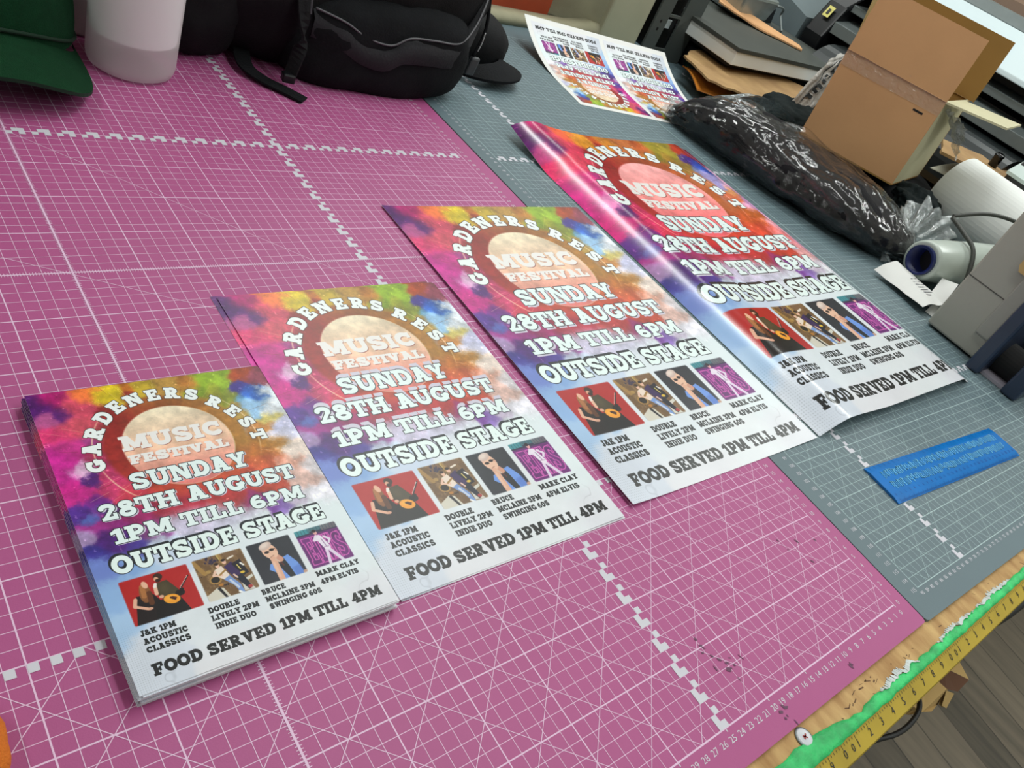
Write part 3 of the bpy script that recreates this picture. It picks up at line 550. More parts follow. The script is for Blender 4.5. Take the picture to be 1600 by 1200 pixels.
# torn green tape wrapped over the front edge: ragged inner border
mb = MB(); r2 = random.Random(3); NX = 520; xs = [-150+420*i/NX for i in range(NX+1)]
def ragged(x):
    wide = .9 if x < -14 else .0
    return -4.14+wide*min(1, max(0, (-14-x)/4))*.75+.34*noise.noise(Vector((x*.9, 3, 0)))+.14*noise.noise(Vector((x*3.1, 7, 0)))
def low(x): return -5.45+.12*noise.noise(Vector((x*1.3, 11, 0)))
def glow(x): return -4.95+.10*noise.noise(Vector((x*1.1, 11, 0)))+.06*noise.noise(Vector((x*4.0, 2, 0)))
prof = []
for x in xs:
    a = ragged(x); e = glow(x); b = .05*noise.noise(Vector((x*3, 1, 0)))
    prof.append([(x, a, -.32), (x, a-.03, -.20+b), (x, a*.65+e*.35, -.14+b*1.6), (x, a*.3+e*.7, -.14-b*1.5), (x, e+.04, -.20+b), (x, e, -.33)])
v = [p for c in prof for p in c]; n = 6
mb.add(v, [(i*n+k, (i+1)*n+k, (i+1)*n+k+1, i*n+k+1) for i in range(NX) for k in range(n-1)])
GREEN = mat('green_tape', rgb(46,190,104), .5, var=.32, vscale=70, bump=1.0, bscale=130)
o = mb.build('green_tape', GREEN, q, smooth=True); o['label'] = 'torn bright green tape'
BACKING = mat('white_tape_backing', rgb(206,214,212), .7, var=.15, vscale=120)
# frayed white backing along part of its inner border
for x0, x1, wd in ((-9.5, -2.6, .42), (1.0, 9.5, .30), (10, 19, .36), (23, 31, .34)):
    N = 60; mb = MB()
    for i in range(N):
        a = x0+(x1-x0)*i/N; b = x0+(x1-x0)*(i+1)/N; t = math.sin(math.pi*(i+.5)/N)**.5
        ya, yb = ragged(a)-.06, ragged(b)-.06; wj = wd*t*(.7+.6*r2.random())
        mb.add([(a, ya, -.14), (b, yb, -.14), (b, yb+wj, -.29), (a, ya+wj, -.29)], [(0,1,2,3)])
    mb.build('tape_backing', BACKING, q)
# yellow tape measure fixed along the front face
mb = MB(); mb.hexa([(-150,-6.35,-1.25),(270,-6.35,-1.25),(270,-4.7,-.6),(-150,-4.7,-.6),(-150,-6.25,-.95),(270,-6.25,-.95),(270,-4.7,-.36),(-150,-4.7,-.36)]); mb.m = 1; TY = lambda t: (-5.02-t*1.10, -.455-t*.416)
for k in range(-60, 60):
    x = k*.37; h = .16 if k % 5 else .26
    (ya, za), (yb, zb) = TY(.02), TY(h); mb.quad((x-.02, ya, za), (x+.02, ya, za), (x+.02, yb, zb), (x-.02, yb, zb))
for k in range(-24, 30):
    x = -16.6+k*1.85; d = k % 10; y_, z_ = TY(.78)
    put_text(mb, str(d) if d else '0', .82, (x, y_, z_+.01), (1,0,0), (0,.93,.36))
    if d == 1: put_text(mb, '0', .78, (x-.75, y_, z_+.01), (1,0,0), (0,.93,.36))
o = mb.build('tape_measure', [mat('yellow_tape', rgb(176,150,42), .6, var=.12, vscale=25), BLACKP], q); o['label'] = 'yellow tape measure strip with black figures'
# metal cap let into the front of the bench beside the pink mat
t = thing('button_badge', 'small oval white badge with red mark on wood beside pink mat', 'badge', (-19.3,-3.25,-.32)); qq = P(t, (-19.3,-3.25,-.32))
MB().lathe((-19.3,-3.25,-.32), (0,0,1), [(.0,.0),(.62,0),(.66,.06),(.60,.14),(.45,.17),(0,.18)], 28).build('disc', mat('white_enamel', rgb(206,208,214), .3), qq, smooth=True)
MB().lathe((-19.3,-3.25,-.32), (0,0,1), [(.70,0),(.74,.05),(.72,.10),(.64,.12)], 28).build('rim', STEEL, qq, smooth=True)
mb = MB(); mb.line(-19.5,-3.35,-19.1,-3.1,.12,-.125); mb.line(-19.45,-3.1,-19.15,-3.4,.10,-.125); mb.line(-19.5,-3.2,-19.2,-3.22,.08,-.125); mb.build('mark', mat('red_mark', rgb(160,50,50), .5), qq)

# ------------------------------------------------------------------ cutting mats
def diag(mb, x0, y0, x1, y1, w, z): mb.line(x0, y0, x1, y1, w, z)
def motif_v(mb, x, a, z):   # stepped marker along a line parallel to y
    mb.rect(x-.5, a, x, a+1, z); mb.rect(x, a, x+.5, a+.5, z); mb.rect(x, a+1, x+.5, a+1.5, z)
def motif_h(mb, b, y, z):
    mb.rect(b, y-.5, b+.5, y, z); mb.rect(b+.5, y, b+1.5, y+.5, z); mb.rect(b+1, y-.5, b+1.5, y, z)
mb = MB(); zt = 0.0
mb.slab([(-104,-2.45,0),(1.55,-2.45,0),(1.78,-2.37,0),(1.92,-2.1,0),(3.4,103,0),(-104,103,0)], .3)
mb.m = 1; Z1 = .010; X0, Y1 = -100, 100
for k in range(0, 101):
    bold = k % 5 == 0; w = .085 if bold else .04
    mb.line(-k, 0, -k, Y1, w, Z1)
    mb.line(X0, k, 0, k, w, Z1+.0015)
mb.line(X0, 0, 0, 0, .11, Z1+.003); mb.line(0, 0, 0, 100, .07, Z1+.003)
for k in range(-30, 42):           # 45 degree lattice near the front
    c = -2.5-5*k
    def clip(s, c):                # y = s*(x-c)
        pts = [(c, 0), (c+20/s, 20)]
        return pts
    for s_ in (1, -1):
        (xa, ya), (xb, yb) = clip(s_, c)
        if xa > 0 and xb > 0 or xa < X0 and xb < X0: continue
        def inx(xa, ya, xb, yb):
            if xa > 0: t_ = (0-xa)/(xb-xa); xa, ya = 0, ya+t_*(yb-ya)
            if xa < X0: t_ = (X0-xa)/(xb-xa); xa, ya = X0, ya+t_*(yb-ya)
            return xa, ya
        A_ = inx(xa, ya, xb, yb); B_ = inx(xb, yb, xa, ya)
        mb.line(*A_, *B_, .045, Z1+.0045+.0015*(s_ > 0))
mb.line(-80, 100, -0.5, 20.5, .05, Z1+.0045); mb.line(-92, 74, -2, 22, .05, Z1+.006); mb.line(-45, 100, 0, 55, .05, Z1+.0045); mb.line(-30, 100, 0, 70, .05, Z1+.0045)
# centre rules with millimetre teeth
mb.line(-50, 0, -50, 100, .14, Z1+.0075); mb.line(-100, 50, 0, 50, .12, Z1+.009)
for k in range(0, 500):
    y = k*.2; L = .35 if k % 5 == 0 else .2
    if y < 100: mb.rect(-50-L, y-.022, -50+L, y+.022, Z1+.0105)
    x = -100+k*.2; mb.rect(x-.022, 50-L, x+.022, 50+L, Z1+.012)
mb.m = 2
for k in range(50): motif_v(mb, -25, k*2, Z1+.014); motif_v(mb, -75, k*2, Z1+.014); motif_h(mb, -100+k*2, 70, Z1+.0155)
for k in range(56, 100): mb.rect(-k, 19.5, -k+.5, 20, Z1+.014)
for k in range(28): mb.rect(-28+k-.5, 19.5, -28+k, 20, Z1+.0165)
for k in range(0, 100):
    put_text(mb, str(k), .62, (-k, -.95, Z1), (1.1,0,0), (0,1,0))
    if k < 90: put_text(mb, str(k), .62, (.75, k-.2, Z1), (.97,0,0), (0,.97,0))
for k in range(0, 100, 5): mb.line(-k, -.25, -k, 0, .08, Z1)
mb.m = 3; r3 = random.Random(5)
for cx, cy, n_, sp in ((-10.2, -1.5, 4, .25), (-21.0, 3.2, 9, 1.3), (-19.5, -1.6, 7, .7), (-22.5, 5.0, 6, .8), (-5, 8, 5, 2.0)):   # ink smudges
    for k in range(n_):
        x, y = cx+r3.gauss(0, sp*.6), cy+r3.gauss(0, sp*.5); L = r3.uniform(.1, .45); w = r3.uniform(.04, .14); a = r3.uniform(0, 3)
        pts = [(x+L*math.cos(a+t)*(.5 if i % 2 else 1)*.6, y+w*2*math.sin(t), .03+.0007*k) for i, t in enumerate([0, .8, 1.6, 2.4, 3.2, 4, 4.8, 5.6])]
        mb.add(pts, [tuple(range(8))])
pm = mb.build('cutting_mat', [MPINK, INKP, INKW, mat('smudge', rgb(104,66,92), .7)], origin=(-50, 50, -.3)); tag(pm, 'pink gridded cutting mat lying under the smaller posters', 'cutting mat')
# smudges on the pink mat are part of its print layer
mb = MB(); th = math.radians(-.9)
mb.slab([(.0,0,0),(.15,-.28,0),(.45,-.4,0),(125,-.4,0),(125,134,0),(.0,134,0)], .3); mb.m = 1
gx, gy, GW, GH = 2.75, 2.2, 118, 115
for k in range(0, GW+1):
    w = .075 if k % 5 == 0 else .04; mb.line(gx+k, gy, gx+k, gy+GH, w, Z1)
for k in range(0, GH+1):
    w = .075 if k % 5 == 0 else .04; mb.line(gx, gy+k, gx+GW, gy+k, w, Z1+.0015)
for k in range(-8, 20):
    c = 2.5+5*k
    for s_ in (1, -1):
        xa, xb = (c, c+s_*20)
        ya, yb = 0, 20
        pts = [(xa, ya), (xb, yb)]
        if min(xa, xb) < 0:
            if max(xa, xb) <= 0: continue
            t_ = (0-xa)/(xb-xa); cut = (0, ya+t_*(yb-ya)); pts = [cut, (xb, yb)] if xa < 0 else [(xa, ya), cut]
        (xa, ya), (xb, yb) = pts; mb.line(gx+xa, gy+ya, gx+xb, gy+yb, .04, Z1+.003+.0015*(s_ > 0))
mb.line(gx, gy+65, gx+60, gy+30, .045, Z1+.006); mb.line(gx, gy+70, gx+70, gy+0, .045, Z1+.0075)
mb.line(gx+50, gy, gx+50, gy+GH, .12, Z1+.009)
for k in range(0, 575): mb.rect(gx+50-.3, gy+k*.2-.02, gx+50+.3, gy+k*.2+.02, Z1+.0105)
mb.m = 2
for k in range(57):
    motif_v(mb, gx+10, gy+k*2, Z1+.012); motif_v(mb, gx+85, gy+k*2, Z1+.012)
for k in range(59): motif_h(mb, gx+k*2, gy+70, Z1+.0135); motif_h(mb, gx+k*2, gy+20, Z1+.0135)
for k in range(0, GH+1): put_text(mb, str(115-k), .55, (gx-.85, gy+k-.2, Z1), (1,0,0), (0,1,0))
for k in range(0, 91): put_text(mb, str(90-k), .5, (gx+k, gy-.75, Z1), (1,0,0), (0,1,0))
gm = mb.build('cutting_mat', [MGREY, INKG, INKW], origin=(0, 0, -.3)); tag(gm, 'slate grey gridded cutting mat under the largest poster and blue ruler', 'cutting mat')
gm.location = W(2.05, -2.15, -.3); gm.rotation_euler = (0, 0, th)
# ------------------------------------------------------------------ posters
def poster(name, label, x0, y0, w, h, z, pr, fn=None, nu=2, nv=2, rot=0.0, t=.03, group=None, cat='poster'):
    mb = MB()
    f = (lambda u, v: (x0+u*w, y0+v*h, z)) if fn is None else fn
    mb.sheet(f, nu, nv, t)
    uv = [(i/(nu-1), j/(nv-1)) for j in range(nv) for i in range(nu)]*2; uv += [(0, 0)]*(len(mb.v)-len(uv))
    o = mb.build(name, [pr, PAPER], smooth=(nu > 2), uvfn=uv, origin=(x0+w/2, y0+h/2, z-t))
    tag(o, label, cat, group); o.rotation_euler = (0, 0, rot); return o
# stack of the smallest size
sh = poster('flyer', 'one of the plain-edged flyers stacked under the top flyer at left', -56.2, 15.9, 14.8, 21.0, .04, PR_A5, t=.034, group='flyers stacked under the top flyer')
base_loc = sh.location.copy(); r4 = random.Random(21)
for k in range(1, 27):
    c = sh.copy(); COL.objects.link(c)
    grp = (k//7) % 4
    c.location = base_loc + Vector(((r4.gauss(0, .04)+(-.06, .12, -.10, .05)[grp])*S, (r4.gauss(0, .04)+(.05, -.1, .08, -.06)[grp])*S, k*.037*S))
    c.rotation_euler = (0, 0, r4.gauss(0, .002)+(.004, -.004, .003, 0)[grp])
poster('poster', 'smallest glossy festival flyer lying on top of the flyer stack', -56.2, 15.9, 14.8, 21.0, 27*.037+.05, PR_A5, t=.034, nu=12, nv=16,
       fn=lambda u, v: (-56.2+u*14.8, 15.9+v*21, 1.049+.0*u))
# second size: three sheets, not quite squared up
poster('poster', 'lowest medium poster sheet, its left corner peeping out bottom left', -41.15, 16.45, 21.0, 29.7, .035, PR_A4, t=.03, rot=.0012)
poster('poster', 'middle medium poster sheet, a sliver showing at lower right edge', -40.55, 16.1, 21.0, 29.7, .07, PR_A4, t=.03, rot=-.003)
poster('poster', 'medium music festival poster on top, second from the left', -40.72, 16.2, 21.0, 29.7, 0, PR_A4, nu=20, nv=26, t=.03,
       fn=lambda u, v: (-40.72+u*21.0, 16.2+v*29.7, .11+.12*(2*u-1)**4*(1-v)))
poster('poster', 'large flat music festival poster, third from the left across both mats', -18.2, 16.75, 29.7, 42.0, 0, PR_A3, nu=30, nv=40, t=.03,
       fn=lambda u, v: (-18.2+u*29.7, 16.75+v*42.0, .06+.35*math.exp(-u*9)*(1-.6*v)+.22*math.exp(-(1-u)*8)*(1-v)))
# largest: rolled sheet that bows up along its long sides
def bow(u, v):
    w, h = 41.4, 59.4
    sm = lambda t: max(0, min(1, t))**2*(3-2*max(0, min(1, t)))
    up = math.sin(math.pi/2*min(1, u/.13))           # left edge rolls down to the mat
    plate = 1.75-.75*sm((u-.10)/.30)+.25*sm((u-.45)/.4)
    down = 1-.95*sm((u-.905)/.095)                   # right edge rolls down as well
    lift = 1.5*max(0, v-.84)/.16*math.exp(-(u/.12)**2)
    k = 1-.30*v*sm((u-.2)/.4)
    wav = .16*math.sin(v*7+u*3)*math.sin(math.pi*u)
    return (12.3+u*w, 16.85+v*h, .1+plate*up*down*k+lift+max(0, wav))
poster('poster', 'largest glossy poster with curled shiny left edge on the grey mat', 12.3, 16.85, 41.4, 59.4, 0, PR_A2, nu=90, nv=60, t=.035, fn=bow)
# uncut sheet with two flyers printed on it, turned towards the far side and leaning up at the back
FA, FB = Vector((38.6, 89.2, .0)), Vector((67.5, 85.0, .0)); ux = (FB-FA).normalized(); uy = Vector((-ux.y, ux.x, 0)); SWd, SHt = 36.5, 26.5
def lean(u, v):
    d = v*SHt; b = max(0, d-8.0); z = .06+b*b*.0135; y = d-b*b*.004
    return tuple(FA+ux*(u*SWd)+uy*y+Vector((0,0,z)))
mb = MB(); mb.sheet(lean, 40, 30, .03); t = thing('print_sheet', 'uncut white edged sheet with two upside-down flyers leaning on cream machine', 'sheet', tuple(FA)); q = P(t, tuple(FA))
mb.build('paper', PAPER, q, smooth=True)
for a in (.03, .515):
    def fl(u, v, a=a):
        p = lean(a+u*.455, .045+v*.91); return (p[0], p[1], p[2]+.02)
    mm = MB(); mm.sheet(fl, 24, 30, .01); uv = [(1-i/23, 1-j/29) for j in range(30) for i in range(24)]*2; uv += [(0, 0)]*(len(mm.v)-len(uv))
    mm.build('printed_flyer', [PR_A5, PAPER], q, smooth=True, uvfn=uv)

# ------------------------------------------------------------------ blue ruler
A, B = Vector((13.6, 7.0, .02)), Vector((44.9, 5.1, .02)); ux = (B-A).normalized(); uy = Vector((-ux.y, ux.x, 0)); RL, RW = 31.4, 4.75
t = thing('ruler', 'wide translucent blue plastic ruler lying on the grey mat', 'ruler', tuple(A)); q = P(t, tuple(A))
pp = lambda a, b, z: tuple(A+ux*a+uy*b+Vector((0,0,z)))
BLUE = mat('blue_plastic', rgb(22,122,206), .16, trans=.12, var=.12, vscale=30, spec=.7); BLUED = mat('blue_plastic_dark', rgb(14,60,130), .25); BLUEL = mat('blue_highlight', rgb(130,206,240), .12, spec=.9)
mb = MB(); 
sec = [(0, 0), (RW, 0), (RW, .10), (RW-.75, .26), (.75, .26), (0, .10)]
mb.add([pp(a, b, z) for a in (0, RL) for b, z in sec], [(5,4,3,2,1,0), (6,7,8,9,10,11)] + [(i, (i+1) % 6, 6+(i+1) % 6, 6+i) for i in range(6)])
mb.m = 1
for k in range(0, 301, 2):
    a = .7+k*.1
    if a > RL-.3: break
    L = .45 if k % 10 == 0 else .28
    mb.add([pp(a-.025, .05, .125), pp(a+.025, .05, .125), pp(a+.025, L, .215), pp(a-.025, L, .215)], [(0,1,2,3)])
    if k % 5 == 0: mb.add([pp(a-.03, RW-.05, .125), pp(a+.03, RW-.05, .125), pp(a+.03, RW-L, .215), pp(a-.03, RW-L, .215)], [(0,1,2,3)])
for k in range(0, 31): put_text(mb, str(k), .5, pp(.7+k, .80, .268), ux, uy)
mb.build('blade', [BLUE, BLUED], q)
mb = MB(); r5 = random.Random(9)
for row, (b0, hgt) in enumerate(((1.45, 1.05), (2.85, 1.05))):
    a = 1.6
    while a < RL-1.6:
        wd = r5.uniform(.08, .34); hh = hgt*r5.uniform(.6, 1.0); k = r5.random()
        bb = b0+r5.uniform(0, hgt-hh)
        p0 = pp(a, bb, .262); mb.obox(p0, ux*wd*.45, uy*hh, (0,0,.06))
        if k < .6: mb.obox(pp(a, bb+hh*.7, .262), ux*wd, uy*hh*.22, (0,0,.06))
        if k > .4: mb.obox(pp(a, bb, .262), ux*wd, uy*hh*.22, (0,0,.06))
        a += wd+r5.uniform(.10, .22)
mb.build('embossed_lettering', BLUEL, q, bevel=.0)

# ------------------------------------------------------------------ left: orange cloth, green cap, jug
mb = MB(); mb.blob((-64.2, 16.4, .9), (2.6, 2.4, 1.2), 4, .10, .4, 2.6, zmin=.02)
o = mb.build('orange_pouch', mat('orange_felt', rgb(206,110,30), .95, var=.1, vscale=60, bump=.6, bscale=600), smooth=True); tag(o, 'rounded corner of an orange felt pouch beside the flyer stack', 'pouch')
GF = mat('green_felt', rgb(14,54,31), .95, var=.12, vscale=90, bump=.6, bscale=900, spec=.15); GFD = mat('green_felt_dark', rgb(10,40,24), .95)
CC = (-50.6, 87.0, 0); t = thing('cap', 'dark green baseball cap with curved peak at upper left', 'cap', CC); q = P(t, CC)
mb = MB(); NA, NB = 48, 14
v = []
for j in range(NB+1):
    ph = math.pi/2*j/NB
    for i in range(NA):
        a = 2*math.pi*i/NA; r = 10.2*math.cos(ph)**.75; sq = 1+.03*math.cos(6*a)*math.sin(2*ph)
        v.append((CC[0]+r*math.cos(a)*sq, CC[1]+r*math.sin(a)*sq*(.83 if math.sin(a) < 0 else 1.08), 2.2+11.5*math.sin(ph)))
mb.add(v, [(j*NA+i, j*NA+(i+1) % NA, (j+1)*NA+(i+1) % NA, (j+1)*NA+i) for j in range(NB) for i in range(NA)])
mb.build('crown', GF, q, smooth=True)
def peak(u, v):
    s_ = max(-1, min(1, 2*u-1)); s_ = math.sin(s_*math.pi/2)
    yi = -8.4*math.sqrt(max(0, 1-s_*s_)); yo = -15.0*max(0, 1-abs(s_)**4.5)**.34
    zi = .8+4.0*(1-s_*s_); zo = .75+3.1*(1-abs(s_)**2.2)
    return (CC[0]+10.3*s_, CC[1]+yi*(1-v)+yo*v, zi*(1-v)+zo*v)
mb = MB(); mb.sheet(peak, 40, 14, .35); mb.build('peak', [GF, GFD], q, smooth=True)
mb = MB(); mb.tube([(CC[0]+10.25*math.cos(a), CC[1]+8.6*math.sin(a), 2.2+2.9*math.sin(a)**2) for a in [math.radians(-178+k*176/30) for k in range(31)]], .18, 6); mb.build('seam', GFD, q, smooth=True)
JC = (-35.2, 84.7, 0); t = thing('plastic_jug', 'translucent milky plastic jug between green cap and backpack', 'jug', JC); q = P(t, JC)
def milky(name, col, k):
    M = bpy.data.materials.new(name); M.use_nodes = True; nt = M.node_tree
    for n_ in list(nt.nodes):
        if n_.type != 'OUTPUT_MATERIAL': nt.nodes.remove(n_)
    out = nt.nodes[0]; d = nt.nodes.new('ShaderNodeBsdfPrincipled'); d.inputs['Base Color'].default_value = (*col, 1); d.inputs['Roughness'].default_value = .4
    tl = nt.nodes.new('ShaderNodeBsdfTranslucent'); tl.inputs[0].default_value = (*col, 1); tp = nt.nodes.new('ShaderNodeBsdfTransparent')
    m1 = nt.nodes.new('ShaderNodeMixShader'); m1.inputs[0].default_value = .35; m2 = nt.nodes.new('ShaderNodeMixShader'); m2.inputs[0].default_value = k
    nt.links.new(d.outputs[0], m1.inputs[1]); nt.links.new(tl.outputs[0], m1.inputs[2]); nt.links.new(m1.outputs[0], m2.inputs[1]); nt.links.new(tp.outputs[0], m2.inputs[2]); nt.links.new(m2.outputs[0], out.inputs[0])
    return M
mb = MB(); mb.lathe(JC, (0,0,1), [(0,.05),(3.6,.05),(4.15,.35),(4.35,.9),(4.4,1.4),(4.45,8),(4.5,14),(4.2,16.5),(2.4,19),(1.6,20.5),(1.6,22)], 48); mb.build('body', milky('milky_plastic', rgb(240,238,236), .40), q, smooth=True)
mb = MB(); mb.lathe(JC, (0,0,1), [(0,3.9),(4.2,3.9),(4.3,9),(4.34,14),(4.0,16.2),(0,16.3)], 48); mb.build('contents', mat('white_contents', rgb(246,248,250), .6), q, smooth=False)
mb = MB(); mb.lathe(JC, (0,0,1), [(0,24),(1.8,24),(1.9,23.5),(1.9,21.2),(1.7,21.2)], 32); mb.build('screw_cap', WHITEP, q, smooth=True)
o = MB().lathe((-37.9, 93.2, 0), (0,0,1), [(0,.05),(2.6,.05),(2.9,.5),(2.95,14),(2.4,17),(1.2,18.5),(0,18.6)], 36).build('white_bottle', mat('white_bottle_plastic', rgb(206,200,196), .45), smooth=True)
tag(o, 'pale bottle half hidden behind the milky jug and green cap', 'bottle')

# ------------------------------------------------------------------ backpack
BK = (-5, 95, 0); t = thing('backpack', 'big black fabric backpack lying across both mats at the back', 'backpack', BK); q = P(t, BK)
mb = MB(); mb.blob((-8, 101, 14), (23.5, 15, 15), 5, .07, .07, 3.2, zmin=.05); mb.build('main_compartment', BLACKCLOTH2, q, smooth=True)
def pocket_fn(p):
    return p
mb = MB(); mb.blob((-3.6, 90.6, 5.2), (13.8, 7.6, 6.4), 5, .05, .16, 3.4, zmin=.03, seed=4); mb.build('front_pocket', BLACKCLOTH, q, smooth=True)
mb = MB(); mb.blob((-26.5, 92.5, 6), (5.0, 5.5, 6.5), 4, .10, .2, 2.8, zmin=.03, seed=9); mb.build('side_pocket', BLACKCLOTH2, q, smooth=True)
# open pocket lip with its zip
lip = [(-15.5, 85.6, 9.2), (-12, 84.3, 8.6), (-9, 83.9, 7.4), (-5.5, 83.6, 7.0), (-3.0, 83.5, 8.3), (1, 83.8, 8.4), (5.5, 84.6, 8.3), (8.6, 86.5, 10.0), (11.2, 89, 12.6), (13.2, 91.6, 14.6)]
def cat(pts, n):
    pts = [Vector(p) for p in pts]; out = []
    for i in range(len(pts)-1):
        p0, p1, p2, p3 = pts[max(0, i-1)], pts[i], pts[i+1], pts[min(len(pts)-1, i+2)]
        for k in range(n):
            s = k/n; out.append(.5*((2*p1)+(p2-p0)*s+(2*p0-5*p1+4*p2-p3)*s*s+(3*p1-p0-3*p2+p3)*s**3))
    return out+[pts[-1]]
lc = cat(lip, 6); mb = MB(); N = len(lc)
v = []
for p in lc: v += [tuple(p), (p.x, p.y-.9, p.z-.8), (p.x, p.y-.8, p.z-3.0), (p.x, p.y+1.0, p.z-4.0), (p.x, p.y+2.0, p.z-1.5)]
mb.add(v, [(i*5+k, (i+1)*5+k, (i+1)*5+(k+1) % 5, i*5+(k+1) % 5) for i in range(N-1) for k in range(5)])
lp = mb.build('pocket_lip', mat('worn_black_cloth', rgb(30,30,34), .9, var=.3, vscale=20, bump=.5, bscale=300), q, smooth=True)
mb = MB(); mb.tube([(p.x, p.y-.55, p.z+.28) for p in lc], .13, 6); mb.build('zip', mat('zip_grey', rgb(88,88,92), .5), sub(lp, BK), smooth=True)
mb = MB()
mb.blob((-9.5, 85.6, 7.9), (4.5, 1.1, .8), 3, .35, .8, 2.0); mb.build('pocket_lining', mat('grey_lining', rgb(48,48,52), .95, bump=.6, bscale=200), q, smooth=True)
def strap(path, w, th_):
    m_ = MB(); path = cat(path, 6); n_ = len(path); v_ = []
    for i, p in enumerate(path):
        d = (path[min(i+1, n_-1)]-path[max(0, i-1)]).normalized(); s_ = d.cross(Vector((0,0,1))); s_.normalize()
        nn = s_.cross(d); v_ += [p-s_*w/2, p+s_*w/2, p+s_*w/2+nn*th_, p-s_*w/2+nn*th_]
    m_.add(v_, [(i*4+k, i*4+(k+1) % 4, (i+1)*4+(k+1) % 4, (i+1)*4+k) for i in range(n_-1) for k in range(4)]+[(3,2,1,0), tuple((n_-1)*4+k for k in range(4))])
    return m_
strap([(-21, 90, 1.2), (-21.8, 86.5, .8), (-20.6, 84.2, .45), (-18.6, 82.2, .3), (-16.9, 80.4, .15)], 1.9, .22).build('strap', BLACKCLOTH, q)
strap([(-17.4, 88, 15), (-17.2, 84.6, 9), (-16.9, 84.0, 5), (-17.5, 83.6, 1.8)], 1.6, .3).build('compression_strap', BLACKCLOTH2, q)
mb = MB(); mb.obox((-18.7, 83.0, .9), (1.5, -.3, 0), (.2, 1.2, 0), (0, 0, 1.1)); mb.build('buckle', BLACKP, q, bevel=.2)
mb = MB(); mb.tube(cat([(-17.0, 84.9, 16), (-16.9, 84.2, 12), (-16.8, 83.6, 9.2)], 5), .12, 6); mb.build('zip', mat('zip_dark', rgb(60,60,66), .5), q)
mb = MB(); mb.tube(cat([(13.4, 91.2, 14.2), (14.0, 90.0, 9), (12.8, 89.2, 5.2)], 6), .26, 8)
zp = mb.build('zip_pull', BLACKCLOTH, q, smooth=True)
mb = MB(); mb.obox((11.9, 88.5, 2.6), (1.5, -.2, 0), (.1, .8, 0), (.5, .2, 2.6)); mb.build('toggle', mat('toggle_grey', rgb(60,62,66), .35), sub(zp, BK), bevel=.3)
mb = MB(); mb.tube(cat([(13.9, 89.7, 8.6), (13.6, 89.3, 7.2), (13.2, 89.1, 6.0)], 4), .10, 6); mb.build('cord', mat('grey_cord', rgb(150,150,152), .6), sub(zp, BK), smooth=True)
# black cap whose peak sticks out to the right of the backpack
K = (19, 98, 0); t = thing('cap', 'black cap with rounded peak sticking out right of the backpack', 'cap', K); q = P(t, K)
mb = MB(); mb.blob((22.0, 102.5, 3.0), (6.2, 6.6, 4.6), 4, .05, .2, 2.2, zmin=.03); mb.build('crown', BLACKCLOTH2, q, smooth=True)
def pk2(u, v):
    a = math.radians(-125+u*140); r = 6.3+v*(4.6*math.sin(math.pi*u)**.6); return (18.6+r*math.cos(a), 99.2+r*math.sin(a)*.92, 2.6-.9*v-1.2*(2*u-1)**2+.3)
mb = MB(); mb.sheet(pk2, 28, 8, .4); mb.build('peak', BLACKCLOTH, q, smooth=True)

# ------------------------------------------------------------------ cream machine at the back and steel side plate
C0 = (74, 128, 0); t = thing('cream_machine', 'cream enamelled machine with upright block behind the two-flyer sheet', 'machine', C0); q = P(t, C0)
mb = MB(); mb.hexa([(72.6,122.6,0),(79.6,118.2,0),(88,132,0),(74,140,0),(72.9,122.6,24),(79.9,118.2,24),(88,132,24),(74,140,24)]); mb.build('upright', CREAM, q, bevel=.4)
CREAM2 = mat('worn_cream', rgb(150,146,120), .7, var=.12, vscale=22, bump=.15, bscale=300)
mb = MB(); N = 18; v = []
for i in range(N+1):
    a = i/N; x = 38+a*35; yb = 119.6+3.2*a
    hz = 1.7-.3*a+1.3*max(0, a-.72)*3
    v += [(x, yb, .02), (x, yb, 1.2+.3*a), (x, yb+1.0, hz+.3), (x, yb+3.4, hz+.5), (x, yb+3.4, .02)]
mb.add(v, [(i*5+k, (i+1)*5+k, (i+1)*5+(k+1) % 5, i*5+(k+1) % 5) for i in range(N) for k in range(5)]+[(4,3,2,1,0), tuple(N*5+k for k in range(5))]); mb.build('base_tray', CREAM2, q, smooth=True)
mb = MB(); mb.hexa([(62,133,0),(73.4,123.4,0),(78,142,0),(68,150,0),(62,133,26),(73.4,123.4,26),(78,142,26),(66,150,26)]); mb.build('side_cover', CREAM2, q, bevel=.6)
t = thing('red_tray', 'dark orange red tray standing behind the cream base', 'tray', (45, 137, 0)); q = P(t, (45, 137, 0)); REDM = mat('orange_red_plastic', rgb(168,70,40), .5, var=.1)
MB().box(30,127.4,.0,61.0,128.6,14).build('front_wall', REDM, q, bevel=.5); MB().box(30,128.6,0,61.0,146,1).build('tray_floor', REDM, q); MB().box(30,146,0,60.5,147,13).build('rear_wall', REDM, q)
C1 = (88, 118, 0); t = thing('steel_bracket', 'dark grey steel side plate with long slots beside cream machine', 'bracket', C1); q = P(t, C1)
mb = MB(); y0 = 117.2
mb.box(80.9,y0,0,95.3,y0+.5,2.6)                       # plate built around its two slots
mb.box(80.9,y0,2.6,85.0,y0+.5,24); mb.box(89.0,y0,2.6,95.3,y0+.5,24); mb.box(85.0,y0,9.4,89.0,y0+.5,10.0); mb.box(85,y0,18,89,y0+.5,24)
mb.build('side_plate', DGREY, q); mb = MB(); mb.box(85.0,y0+1.5,6.6,89,y0+1.8,8.4); mb.build('white_tag', WHITEP, q)
mb = MB()
for z in (6.5, 8.2): mb.lathe((83, y0-.02, z), (0,1,0), [(0,0),(.35,0),(.35,.3)], 14)
mb.build('hole', BLACKP, q)
mb = MB(); mb.box(88.4,y0+.6,0,88.9,y0+5,24); mb.build('return_flange', BLACKP, q)
